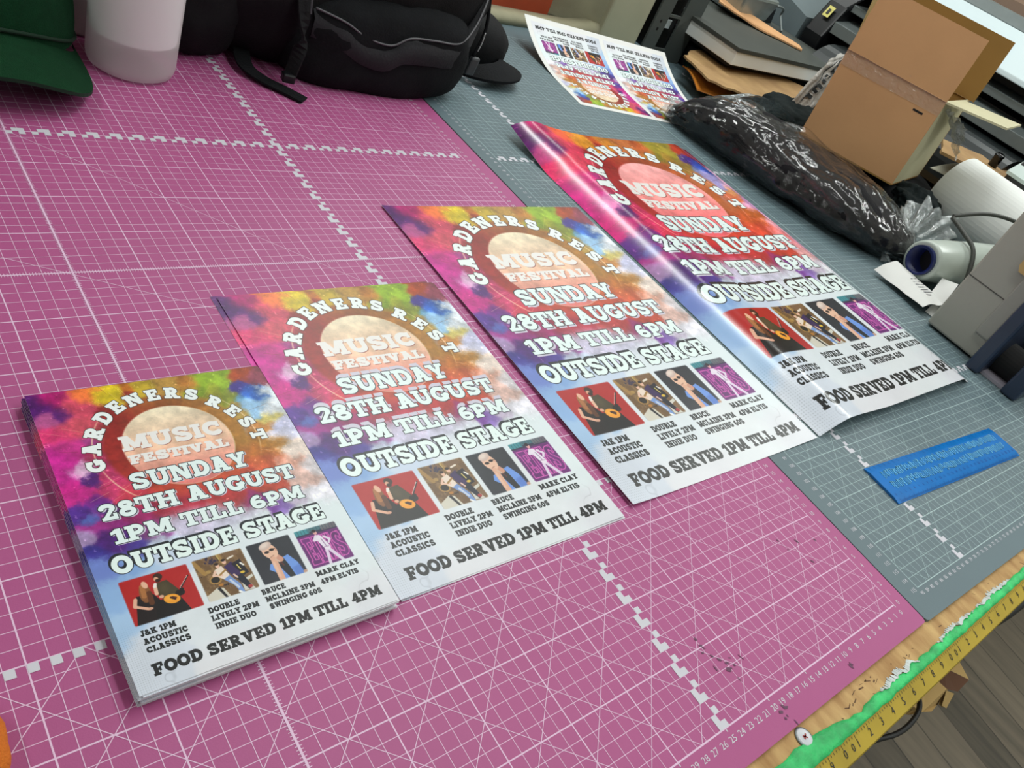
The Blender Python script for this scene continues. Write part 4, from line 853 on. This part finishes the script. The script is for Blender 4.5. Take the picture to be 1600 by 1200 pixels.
MB().box(89.5,y0+5,0,95,y0+16,20).build('inner_housing', BLACKP, q)

# ------------------------------------------------------------------ pile of boards and card at the back
o = MB().box(97,108,0,144,148,4.7).build('board_pile', mat('black_board', rgb(24,24,26), .6), bevel=.1); tag(o, 'black boards lowest in the pile beside the steel bracket', 'board')
def ragged_slab(pts, t, n=10, amp=.5, seed=0):
    out = []; rr = random.Random(seed)
    for a, b in zip(pts, pts[1:]+pts[:1]):
        a, b = Vector(a), Vector(b)
        for k in range(n): p = a+(b-a)*k/n; out.append((p.x+rr.uniform(-amp, amp)*(k > 0), p.y+rr.uniform(-amp, amp)*(k > 0), p.z))
    return MB().slab(out, t)
CARD2 = mat('torn_cardboard', rgb(178,144,96), .85, col2=rgb(150,116,76), vscale=18, bump=.2, bscale=150)
o = ragged_slab([(84.5,108.6,5.1),(80.4,97.2,5.1),(88,92.2,5.2),(104,93.0,5.4),(116,94.5,5.8),(124,101,5.9),(116,112,5.4),(96,114,5.2)], .4, 7, .55, 2).build('torn_cardboard', CARD2); tag(o, 'torn brown cardboard sheet lying under the white edged board', 'cardboard')
o = MB().box(95,105,5.9,144,150,7.0).build('board', mat('dark_board', rgb(40,34,32), .7)); tag(o, 'thin dark board directly under the white edged portfolio', 'board')
C2 = (120, 125, 7); t = thing('portfolio', 'black topped portfolio with thick white page edges below cardboard scrap', 'portfolio', C2); q = P(t, C2)
MB().box(92.6,102.4,7.05,143,152,10.0).build('pages', mat('white_board', rgb(234,238,236), .6, var=.04, vscale=8), q, bevel=.15)
MB().box(92.2,102.0,10.0,144,153,10.9).build('cover', mat('black_cover', rgb(66,70,66), .42, var=.1, vscale=8), q, bevel=.1)
o = ragged_slab([(112.5,127.4,13.0),(120.5,119.6,11.5),(129.8,110.6,11.4),(131.5,113,11.7),(127,124,12.1),(121,135,13.4)], .35, 5, .3, 4).build('cardboard_scrap', CARD); tag(o, 'pointed brown cardboard scrap on top of the black portfolio', 'cardboard')
o = MB().slab([(88.4,103.2,1.2),(95.6,98,1.2),(106,107,1.2),(97,117,1.2)], .5).build('green_folder', mat('green_gloss', rgb(16,62,48), .15, spec=.7)); tag(o, 'glossy dark green folder flat behind the two-flyer sheet', 'folder')
OR = mat('orange_plastic', rgb(196,120,44), .2, spec=.6, var=.15, vscale=12)
mb = MB(); mb.sheet(lambda u, v: (80.5+u*13+v*4, 98.6-u*7.5+v*9, 2.2+1.3*math.sin(v*2.2)+.5*u), 12, 10, .25); o = mb.build('orange_wallet', [OR, OR], smooth=True); tag(o, 'shiny amber orange plastic wallet beside the clear bag', 'wallet')
mb = MB(); mb.sheet(lambda u, v: (87+u*14+v*4, 95.0-u*3.5+v*7, 3.4+1.1*math.sin(v*2+1)+.4*math.sin(u*9)), 16, 10, .2); BRN = mat('brown_film', rgb(92,54,26), .2, spec=.6); o = mb.build('brown_wallet', [BRN, BRN], smooth=True); tag(o, 'crinkled dark brown plastic under the torn cardboard', 'wallet')
C3 = (130, 132, 11); t = thing('silver_box', 'silver metal box with wire handle behind the cardboard scrap', 'box', C3); q = P(t, C3)
MB().hexa([(118,124.5,11),(134,127,11),(142,150,11),(120,150,11),(117,123.5,17),(135,126,17),(142,150,17),(118,150,17)]).build('body', mat('brushed_silver', rgb(158,168,168), .3, metal=.6, var=.1), q, bevel=.8)
MB().tube(cat([(134, 126, 16), (139, 127, 15.5), (141, 128, 13.5), (137, 123, 11.2)], 6), .3, 8).build('handle', STEEL, q, smooth=True)
MB().hexa([(132,128,11),(140,129,11),(142,148,11),(134,148,11),(132,128,14.5),(139,129,14.5),(142,148,14.5),(134,148,14.5)]).build('recess', BLACKP, q)
o = MB().hexa([(146,124,0),(260,124,0),(260,164,0),(150,164,0),(146,124,16),(260,124,20),(260,164,26),(150,164,24)]).build('grey_board', mat('slate_panel', rgb(104,116,120), .45, var=.04)); tag(o, 'large slate grey panel behind the portfolio and silver box', 'panel')

# ------------------------------------------------------------------ black garments in a clear bag
BG = (72, 64, 0); AX = [(61.5,88.2,1.4,2.6,1.3), (64.5,85.5,3.0,5.6,3.0), (67.5,80,4.1,8.6,4.2), (69.3,72,4.5,9.6,4.7), (71.3,63,4.3,9.9,4.5), (74.0,54,4.0,9.6,4.1), (76.8,47.5,3.3,8.2,3.3), (79,43.5,2.3,5.4,2.2), (80,41.6,1.4,2.2,1.0)]
def loft(mb, axs, grow, amp, freq, seed, seg=64, sub_=7, zmin=.05):
    pts = []
    for i in range(len(axs)-1):
        for k in range(sub_):
            s_ = k/sub_; pts.append([axs[i][j]*(1-s_)+axs[i+1][j]*s_ for j in range(5)])
    pts.append(list(axs[-1])); v = []
    for i, (x, y, z, rx, rz) in enumerate(pts):
        for k in range(seg):
            a = 2*math.pi*k/seg; c, s_ = math.cos(a), math.sin(a); e = .82
            px = x+math.copysign(abs(c)**e, c)*(rx+grow); pz = z+math.copysign(abs(s_)**e, s_)*(rz+grow); py = y+.30*(px-x)
            n_ = noise.fractal(Vector((px*freq+seed, py*freq*.55, pz*freq)), .7, 2.0, 5); rg = 1-2*abs(noise.noise(Vector((px*freq*.9-seed, py*freq*.35+k*0, pz*freq))))
            d_ = amp*(n_+.8*rg*.6); v.append((px+c*d_, py, max(zmin, pz+s_*d_)))
    n_ = len(pts); mb.add(v, [(i*seg+k, i*seg+(k+1) % seg, (i+1)*seg+(k+1) % seg, (i+1)*seg+k) for i in range(n_-1) for k in range(seg)]+[tuple(range(seg-1, -1, -1)), tuple((n_-1)*seg+k for k in range(seg))])
    return mb
o = loft(MB(), [(a, b+.0, c, d, e) for a, b, c, d, e in AX], -.45, .55, .22, 3.0).build('folded_garment', mat('black_knit', rgb(20,19,23), .85, var=.3, vscale=20, bump=.6, bscale=260, spec=.25), smooth=True); tag(o, 'black folded clothing packed inside the clear plastic bag', 'clothing')
t = thing('plastic_bag', 'long clear crinkled plastic bag wrapped round black clothing', 'bag', BG); q = P(t, BG)
FILM = film_mat('clear_film', rgb(150,160,165), .015, .06, 24, .30, .07); FILM2 = film_mat('milky_film', rgb(206,218,220), .26, .14, 40, .4, .10)
loft(MB(), AX, .05, .75, .26, 8.0, 110, 12).build('film', FILM, q, smooth=True)
def fan(root, ends, pleats, amp, r0, nv=16, nu=70, seed=0, flat=.55):
    # gathered film: pleats that spread from a bunched root towards an open mouth
    root = Vector(root); e = [Vector(p) for p in ends]
    def f(u, v):
        a = u*2*math.pi; tip = (e[0]+e[1])/2; half = (e[1]-e[0])/2; up = Vector((0, 0, half.length*flat))
        rr = r0+(1-r0)*v**.8; w_ = 1+amp*math.sin(pleats*a+seed)*(.4+.6*v)+.5*amp*noise.noise(Vector((math.cos(a)*3, math.sin(a)*3, v*4+seed)))
        p = root*(1-v)+tip*v+half*math.cos(a)*rr*w_+up*math.sin(a)*rr*w_
        p += (tip-root)*.16*v*math.sin(a*5+seed)
        return (p.x, p.y, max(.2, p.z))
    return MB().grid(f, nu, nv)
fan((63.6, 87.0, 2.6), ((58.8, 86.4, 2.0), (61.0, 90.6, 2.2)), 9, .22, .75, seed=1).build('gathered_end', FILM2, q, smooth=True)
fan((80.5, 44.0, 3.4), ((84.0, 49.5, 6.6), (93.0, 42.0, 4.4)), 11, .20, .45, seed=3).build('gathered_end', FILM2, q, smooth=True)
fan((77.5, 44.6, 1.8), ((72.2, 42.6, .9), (80.8, 40.6, 1.5)), 8, .25, .6, seed=5, flat=.3).build('gathered_end', FILM2, q, smooth=True)
mb = MB(); mb.grid(lambda u, v: (66+u*19+v*3, 90.2-u*4.5-v*7, 1.2+8.2*math.sin(min(1, v*1.05)*1.5)*(.55+.45*math.sin(math.pi*min(1, .15+u*.8)))+.5*noise.noise(Vector((u*5, v*5, 2)))), 40, 24); mb.build('loose_film', FILM2, q, smooth=True)

# pile of dark clothing under the cardboard box
DK = mat('dark_green_black_cloth', rgb(24,32,33), .92, var=.2, vscale=20, bump=.5, bscale=260, spec=.2)
o = MB().blob((103.5, 72, 2.6), (17.0, 18.5, 4.2), 5, .12, .10, 2.8, zmin=.04, seed=31).build('clothing_pile', BLACKCLOTH, smooth=True); tag(o, 'heap of black clothing under the cardboard box', 'clothing')
o = MB().blob((94.5, 84.0, 5.0), (9.5, 5.8, 3.4), 5, .22, .18, 2.4, zmin=.3, seed=41).build('folded_shirt', DK, smooth=True); tag(o, 'folded dark green-black shirt at the left of the cardboard box', 'clothing')
o = MB().blob((98.5, 54.0, 4.2), (8.5, 4.6, 3.2), 5, .35, .30, 2.0, zmin=.1, seed=51).build('crumpled_shirt', DK, smooth=True); tag(o, 'crumpled dark shirt below the right corner of cardboard box', 'clothing')

# ------------------------------------------------------------------ open cardboard box
O = Vector((81, 73.5, 7.0)); ex = Vector((9.3, -17, 0))/19.4; ey = Vector((27, 5.5, 0))/27.55; ez = Vector((0, 0, 1))-ex*.055; BW, BD, BH = 19.4, 20.0, 16.0
t = thing('cardboard_box', 'open brown cardboard box with flaps up on the dark clothing', 'box', tuple(O)); q = P(t, tuple(O))
def pan(a0, b0, c0, a1, b1, c1):
    return MB().obox(O+ex*a0+ey*b0+ez*c0, ex*(a1-a0), ey*(b1-b0), ez*(c1-c0))
pan(0, 0, 0, BW, .4, BH).build('front_panel', CARD, q)
WB = mat('white_liner_board', rgb(196,190,156), .7, var=.05, vscale=10)
sp_ = pan(BW-.4, .4, 0, BW, BD, BH).build('side_panel', WB, q); sp_['label'] = 'cream faced side panel'
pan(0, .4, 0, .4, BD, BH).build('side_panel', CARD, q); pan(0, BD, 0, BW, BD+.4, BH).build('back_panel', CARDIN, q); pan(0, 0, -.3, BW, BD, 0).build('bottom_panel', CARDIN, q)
def flap(p0, a, b, name, m_):
    n_ = Vector(a).cross(Vector(b)).normalized()*.35
    MB().obox(p0, a, b, n_).build(name, m_, q)
flap(O+ez*(BH+.05), ex*BW, ez*10.8+ey*.9-ex*.0, 'flap', CARD)
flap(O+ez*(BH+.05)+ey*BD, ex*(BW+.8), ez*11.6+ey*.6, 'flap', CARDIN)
flap(O+ez*(BH+.05)+ex*BW, ey*BD*.8, ex*11+ez*.9, 'flap', WB)
flap(O+ez*(BH+.05)+ey*1.0, ey*(BD-2), ez*10.5-ex*1.1, 'flap', mat('flap_edge_board', rgb(196,176,120), .8))
TAPE = film_mat('packing_tape', rgb(226,206,190), .16, .10, 70, .5, .10)
mb = MB(); mb.grid(lambda u, v: tuple(O+ez*(BH-2.6+v*3.6)+ex*(u*BW)-ey*(.12+.10*noise.noise(Vector((u*14, v*5, 2)))+(.12 if v > .7 else 0))), 60, 10); mb.build('packing_tape', TAPE, q, smooth=True)
mb = MB(); mb.grid(lambda u, v: tuple(O+ex*(BW+.6+v*5.0+.8*noise.noise(Vector((u*5, v*4, 1))))+ey*(1+u*(10+2*noise.noise(Vector((v*6, u*3, 4)))))+ez*(BH-.8-7.0*u*(.4+.6*v)-1.5*v+.9*noise.noise(Vector((u*6, v*6, 9))))), 30, 24); mb.build('torn_tape', film_mat('torn_clear_tape', rgb(216,220,214), .45, .15, 110, .9), q, smooth=True)
mb = MB(); mb.obox(O+ex*15.2+ez*12.4-ey*.06, ex*1.9, ey*.04, ez*.35); mb.build('pen_mark', BLACKP, q)
# printed translucent bag wedged behind the box's left side
t = thing('printed_bag', 'crumpled whitish bag with black print left of the cardboard box', 'bag', (97, 92, 4)); q = P(t, (97, 92, 4))
def pb(u, v):
    x = 91.2+7.0*u+17*v; y = 84.2-1.0*u+5.5*v; z = 8.6+9.6*v-1.5*u*(1-v)+2.2*math.sin(math.pi*v)*(1-u)+.7*noise.noise(Vector((u*4, v*4, 3)))
    return (x+.5*noise.noise(Vector((u*7, v*5, 1))), y+.5*noise.noise(Vector((u*6, v*7, 8))), z)
mb = MB(); mb.sheet(pb, 26, 26, .08); mb.build('film', [film_mat('grey_white_film', rgb(186,182,176), .8, .3, 60, .4)]*2, q, smooth=True)
mb = MB()
def bagp(u, v): p = Vector(pb(u, v)); return p+Vector((-.15, -.22, .10))
for k in range(9):
    v0 = .12+k*.085; a, b, c, d = bagp(.36, v0), bagp(.60, v0), bagp(.60, v0+.045), bagp(.36, v0+.045)
    mb.add([a, b, c, d], [(0,1,2,3)])
    if k % 2: mb.add([bagp(.36, v0+.045), bagp(.44, v0+.045), bagp(.44, v0+.08), bagp(.36, v0+.08)], [(0,1,2,3)])
for k in range(20):
    v0 = .05+k*.045; mb.add([bagp(.26, v0), bagp(.29, v0), bagp(.29, v0+.046), bagp(.26, v0+.046)], [(0,1,2,3)])
mb.build('print', BLACKP, q)

# ------------------------------------------------------------------ printer behind
PC = (165, 80, 0); t = thing('wide_printer', 'wide black printer with pale sloping lid behind the cardboard box', 'printer', PC); q = P(t, PC)
PY0, PY1 = 52, 117
def prism(sec, y0, y1):
    n_ = len(sec); return MB().add([(x, y0, z) for x, z in sec]+[(x, y1, z) for x, z in sec], [tuple(range(n_)), tuple(range(2*n_-1, n_-1, -1))]+[(i, i+n_, (i+1) % n_+n_, (i+1) % n_) for i in range(n_)])
prism([(156,0.0),(215,0.0),(215,32),(178,34),(162,26),(162,22),(156,20)], PY0, PY1).build('body', BLACKP, q)
prism([(150,26.4),(150.5,27.6),(170,35.0),(172,35.0),(172,33.8),(152,26.4)], PY0-2, PY1+1).build('lid', WHITEP, q, bevel=.3)
prism([(172.5,35.2),(174.5,37.6),(178,37.8),(178,34.5),(172.5,34.2)], PY0-4, PY1+4).build('upper_rail', STEEL, q, bevel=.2)
prism([(180,36),(182,40),(215,41),(215,33),(180,34)], PY0-4, PY1+4).build('rear_cover', mat('brown_panel', rgb(110,84,64), .6), q)
prism([(152,21.6),(152,23.4),(161,24.2),(161,21.6)], PY0, PY1).build('slot_rail', STEEL, q, bevel=.15)
prism([(148,15.5),(148,18.4),(158,20.0),(158,15.5)], PY0, PY1).build('lower_rail', STEEL, q, bevel=.15)
sec = [(156,3)]+[(134+10*(1-math.cos(a)), 6+8.5*math.sin(a)) for a in [math.radians(x) for x in range(-25, 100, 12)]]+[(156,15)]
prism(sec, PY0+4, PY1-6).build('front_cover', mat('black_satin', rgb(26,32,34), .35), q)
mb = MB(); mb.tube(cat([(134.5, 57.2, 9.5), (133.2, 57.0, 12.5), (132.6, 56.9, 15.2)], 6), [1.0]*11+[1.1, .9], 14); mb.build('lever', mat('glossy_black', rgb(10,10,12), .08), q, smooth=True)
prism([(128,4),(128,14),(136,20),(160,24),(160,0),(132,0)], PY0-9, PY0).build('end_cover', BLACKP, q, bevel=.4)
MB().hexa([(126.5,46,13.5),(127,52,13.5),(142,52,20.5),(142,46,20.5),(126.5,46,14.2),(127,52,14.2),(142,52,21.2),(142,46,21.2)]).build('control_panel', mat('pale_grey_plastic', rgb(172,186,182), .4), q)
prism([(147,6),(146,14),(150,22),(158,27),(172,34),(190,34),(190,0),(150,0)], PY1, PY1+6).build('end_cover', BLACKP, q, bevel=.6)
mb = MB(); mb.add([(146.2,117.8,17.2),(146.2,121.5,17.2),(149.0,121.5,20.6),(149.0,117.8,20.6)], [(0,1,2,3)])
st_ = [(148.0-.5,118.4,18.9),(148.0-.5,121.0,18.9),(150.2-.7,121.0,21.9),(150.2-.7,118.4,21.9)]
mb = MB(); mb.add([(147.2,119.2,18.2),(147.2,121.2,18.2),(148.6,121.2,20.9),(148.6,119.2,20.9)], [(0,1,2,3)]); mb.m = 1
mb.add([(147.4,119.8,18.9),(147.4,120.6,18.9),(148.1,120.6,20.2),(148.1,119.8,20.2)], [(0,1,2,3)]); mb.build('warning_sticker', [mat('yellow_sticker', rgb(226,216,120), .5), BLACKP], q)
# strip of wall shelf and box seen at the far top right
o = MB().box(225,60,-.32,268,98,34).build('carton', mat('cream_carton', rgb(206,200,184), .7, var=.04)); tag(o, 'cream carton behind the printer at the far top right', 'carton')

# ------------------------------------------------------------------ right: rolls, receipt, beige machine
o = None
RC = (112, 42, 0); t = thing('paper_roll', 'fat white paper roll lying behind the small film roll', 'roll', RC); q = P(t, RC)
mb = MB(); mb.lathe((111, 29, 7.4), (0.12,1,0), [(2.2,0),(7.2,0),(7.2,0.01),(7.2,25.8),(7.2,25.81),(2.2,25.8)], 56); mb.build('paper', mat('bright_paper', rgb(240,242,240), .55), q, smooth=False)
mb = MB(); mb.lathe((111, 29, 7.4), (0.12,1,0), [(2.2,-.1),(2.2,26),(1.9,26),(1.9,-.1),(2.2,-.1)], 30); mb.build('core_tube', CARD, q, smooth=True)
for p_ in bpy.data.objects['paper'].data.polygons: pass
o = MB(); o.sheet(lambda u, v: (117+u*22, 40+v*22, 9.6+1.6*math.sin(u*2.6)-1.5*v*v), 16, 12, .1)
o = o.build('cream_sheet', [mat('cream_sheet', rgb(206,206,188), .6)]*2, smooth=True); tag(o, 'loose cream sheet curling over behind the white paper roll', 'sheet')
mb = ragged_slab([(112.5,60.5,12.6),(120,53.0,12.6),(134,49.5,11.8),(147,47.5,11.3),(142,60,12.3),(124,66,12.9)], .6, 8, .25, 8); o = mb.build('cardboard_strip', CARD2); tag(o, 'torn cardboard strip lying on the cream sheet right of box', 'cardboard')
FC = (73.2, 38.2, 3.95); t = thing('film_roll', 'small roll of clear film with dark blue core beside the receipt', 'roll', (74, 38, 0)); q = P(t, (74, 38, 0)); ax = (.985, -.17, .02)
FW = mat('wound_film', rgb(196,206,198), .25, spec=.6, var=.05, vscale=20)
mb = MB(); mb.lathe(FC, ax, [(2.3,.1),(2.9,0),(3.2,.15),(3.3,.6),(3.6,6),(3.8,14),(3.8,24),(3.6,24.4),(2.3,24.4)], 44); mb.build('wound_film', FW, q, smooth=True)
mb = MB(); mb.lathe(FC, ax, [(2.45,-.6),(2.45,24.8),(2.0,24.8),(2.0,-.6),(2.45,-.6)], 36); mb.build('core', mat('blue_core', rgb(22,34,92), .4), q, smooth=True)
mb = MB(); mb.lathe(FC, ax, [(0,3.0),(2.0,3.0)], 36); mb.build('core_plug', mat('dark_plug', rgb(12,14,24), .5), q)
o = MB().tube(cat([(84.5,42.0,9.5),(82.5,38.4,9.0),(80.8,34.8,8.0),(79.3,32.4,4.6),(79.3,31.6,1.2),(81,31.0,.45)], 7), .38, 10).build('cable', mat('grey_cable', rgb(62,64,60), .5), smooth=True); tag(o, 'dark grey cable looped over the small film roll', 'cable')
o = MB().tube(cat([(85.6,42.4,9.6),(92,40.0,11.6),(97,37.0,12.2),(102,33.6,11.6),(104,29.5,10.5)], 7), .34, 10).build('cable', mat('grey_cable', rgb(62,64,60), .5), smooth=True); tag(o, 'dark cable running towards the beige machine across the white roll', 'cable')
# crumpled receipt
def rec(u, v):
    x = 64.6+u*7.4+v*-1.2; y = 40.6-v*10.0-u*1.2
    z = .25+2.4*abs(math.sin(u*2.4+.2))*(1-.45*v)+1.2*v*v*(1-u)*.6
    return (x+.5*math.sin(v*3), y, max(.06, z+.35*noise.noise(Vector((u*3, v*3, 5)))))
t = thing('receipt', 'crumpled white receipt paper on the grey mat below film roll', 'paper', (68, 36, 0)); q = P(t, (68, 36, 0))
mb = MB(); mb.sheet(rec, 22, 26, .03); mb.build('paper', [PAPER, PAPER], q, smooth=True)
mb = MB(); mb.sheet(lambda u, v: (69.0+u*9.0, 32.5+u*2.6-v*2.6, .25+2.9*math.sin(u*2.5)**1+.9*v*math.sin(u*3)), 18, 8, .03); mb.build('curled_end', [PAPER, PAPER], q, smooth=True)
mb = MB(); mb.sheet(lambda u, v: (66.2+u*6.2, 30.6-v*1.3+u*.8, .12+1.5*math.sin(u*3.0)*(1-v)), 14, 6, .03); mb.build('curled_end', [PAPER, PAPER], q, smooth=True)
mb = MB()
for k in range(7):
    a = Vector(rec(.42, .40+k*.06)); b = Vector(rec(.62+.06*(k % 3), .40+k*.06)); mb.add([a+Vector((0,0,.05)), b+Vector((0,0,.05)), b+Vector((0,-.16,.05)), a+Vector((0,-.16,.05))], [(0,1,2,3)])
mb.build('faint_print', mat('grey_ink', rgb(120,120,130), .6), q)
# beige desktop machine with navy side plates
MC = (80, 22, 0); t = thing('desktop_machine', 'beige desktop machine with navy side plates at the right edge', 'machine', MC); q = P(t, MC)
MB().box(62,19.9,.3,108,28.4,30).build('body', BEIGE, q, bevel=.35)
mb = MB(); mb.box(61.96,19.9,9.35,62.02,28.35,9.5); mb.build('seam', mat('seam_dark', rgb(84,82,78), .7), q)
MB().box(61.55,20.0,3.6,62.1,22.3,30).build('trim_strip', mat('beige_trim', rgb(164,162,154), .55, var=.03), q, bevel=.25)
mb = MB(); mb.add([(61.45,20.2,13.6),(61.45,23.4,13.6),(61.45,23.9,14.4),(61.45,23.9,17.6),(61.45,23.2,18.6),(61.45,20.2,18.6)], [(0,1,2,3,4,5)]); mb.m = 1
for k in range(6): mb.quad((61.43, 20.4+k*.42, 14.6),(61.43, 20.4+k*.42+.07*(1+k % 3), 14.6),(61.43, 20.4+k*.42+.07*(1+k % 3), 17.0),(61.43, 20.4+k*.42, 17.0))
for k in range(5): mb.quad((61.43, 22.0-k*.25, 13.8),(61.43, 22.12-k*.25, 13.8),(61.43, 22.12-k*.25, 14.1),(61.43, 22.0-k*.25, 14.1))
o = mb.build('barcode_label', [mat('tan_label', rgb(206,172,112), .6), mat('brown_bars', rgb(110,76,48), .6)], q)
MB().box(58.2,17.5,.05,104,19.6,24).build('side_plate', NAVY, q, bevel=.4); MB().box(58.9,11.6,.05,104,14.0,9).build('side_plate', NAVY, q, bevel=.4)
mb = MB(); mb.lathe((64.0, 13.9, 2.6), (0,1,0), [(0,0),(2.5,0),(2.5,3.8),(0,3.8)], 30); mb.build('roller', mat('rubber_black', rgb(12,12,14), .7), q, smooth=False)
mb = MB(); mb.lathe((72, 15.7, 5.2), (0,0,1), [(0,-2.6),(1.6,-2.2),(2.0,-1),(2.1,.4),(1.7,1.4),(.9,2.0),(0,2.2)], 26); mb.build('clear_knob', mat('clear_acrylic', rgb(210,214,220), .08, trans=.7, spec=.6), q, smooth=True)
MB().box(60,13.9,0.05,104,17.6,.5).build('base_plate', mat('pale_base', rgb(166,160,172), .4), q); MB().box(76,14,0.6,104,17.5,12).build('rear_panel', mat('slate_metal', rgb(112,122,130), .3, metal=.3), q)
MB().box(66,8.2,.05,104,11.5,2.0).build('front_foot', mat('grey_foot', rgb(134,138,136), .5), q, bevel=.2)

# ------------------------------------------------------------------ below the bench
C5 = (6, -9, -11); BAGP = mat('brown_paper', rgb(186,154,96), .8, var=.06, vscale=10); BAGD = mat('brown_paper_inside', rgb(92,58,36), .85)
t = thing('paper_bag', 'crumpled brown paper bag tucked under the bench front edge', 'bag', C5); q = P(t, C5)
mb = MB(); V = [(-1.5,-5.4,-5.0),(13,-5.0,-6.5),(13.0,-8.5,-7.8),(9.8,-8.5,-7.6),(6.9,-7.6,-6.4),(7.6,-8.2,-8.6),(3.9,-8.1,-7.2),(.3,-6.1,-7.0),(6.3,-5.9,-6.2),(9.4,-6.3,-6.6),(2.2,-7.6,-6.8)]
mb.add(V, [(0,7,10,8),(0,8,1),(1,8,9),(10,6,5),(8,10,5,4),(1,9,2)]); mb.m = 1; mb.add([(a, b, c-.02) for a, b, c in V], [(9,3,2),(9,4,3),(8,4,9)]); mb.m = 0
mb.add([(a, b+.5, c-1.4) for a, b, c in V], [(8,10,7,0),(1,8,0),(9,8,1),(5,6,10),(4,5,10,8),(2,9,1),(2,3,9),(3,4,9),(9,4,8)])
mb.build('paper', [BAGP, BAGD], q)
mb = MB(); mb.add([(7.0,-7.7,-6.6),(9.6,-8.45,-7.9),(8.0,-8.9,-8.6),(6.6,-8.4,-7.8)], [(0,1,2,3)]); mb.add([(7.0,-7.5,-6.8),(9.6,-8.2,-8.1),(8.0,-8.7,-8.8),(6.6,-8.2,-8.0)], [(3,2,1,0)]); mb.build('torn_flap', BAGP, q)
o = MB().tube(cat([(1.2,-4.6,-4.6),(1.0,-6.0,-4.9),(-.8,-7.0,-4.6),(-3.2,-7.35,-4.5),(-5.6,-7.2,-4.6),(-8,-6.4,-5.4),(-14,-4.5,-9),(-26,-3.5,-16)], 8), .22, 10).build('cable', mat('black_rubber', rgb(14,14,14), .5), smooth=True); tag(o, 'black cable hanging in a loop under the yellow tape', 'cable')
o = MB().tube(cat([(70,-6.6,-6.5),(46,-7.0,-7),(32,-6.9,-7),(24,-6.5,-7),(18,-5.6,-7)], 8), .5, 10).build('cable', mat('black_rubber', rgb(14,14,14), .5), smooth=True); tag(o, 'thick black cable along the bench edge at the right', 'cable')
mb = MB(); fx, fy = 133.0, -7.0
for a, b in (((-1.6,-2.2),(1.8,-1.8)), ((1.8,-1.8),(1.6,2.2)), ((1.6,2.2),(-1.8,1.8)), ((-1.8,1.8),(-1.6,-2.2))): mb.obox((fx+a[0], fy+a[1], -80), (b[0]-a[0], b[1]-a[1], 0), ((b[1]-a[1])*.18, -(b[0]-a[0])*.18, 0), (0,0,.15))
o = mb.build('plastic_ring', mat('pale_plastic', rgb(196,192,166), .5)); tag(o, 'small pale square frame scrap lying on the wooden floor', 'scrap')
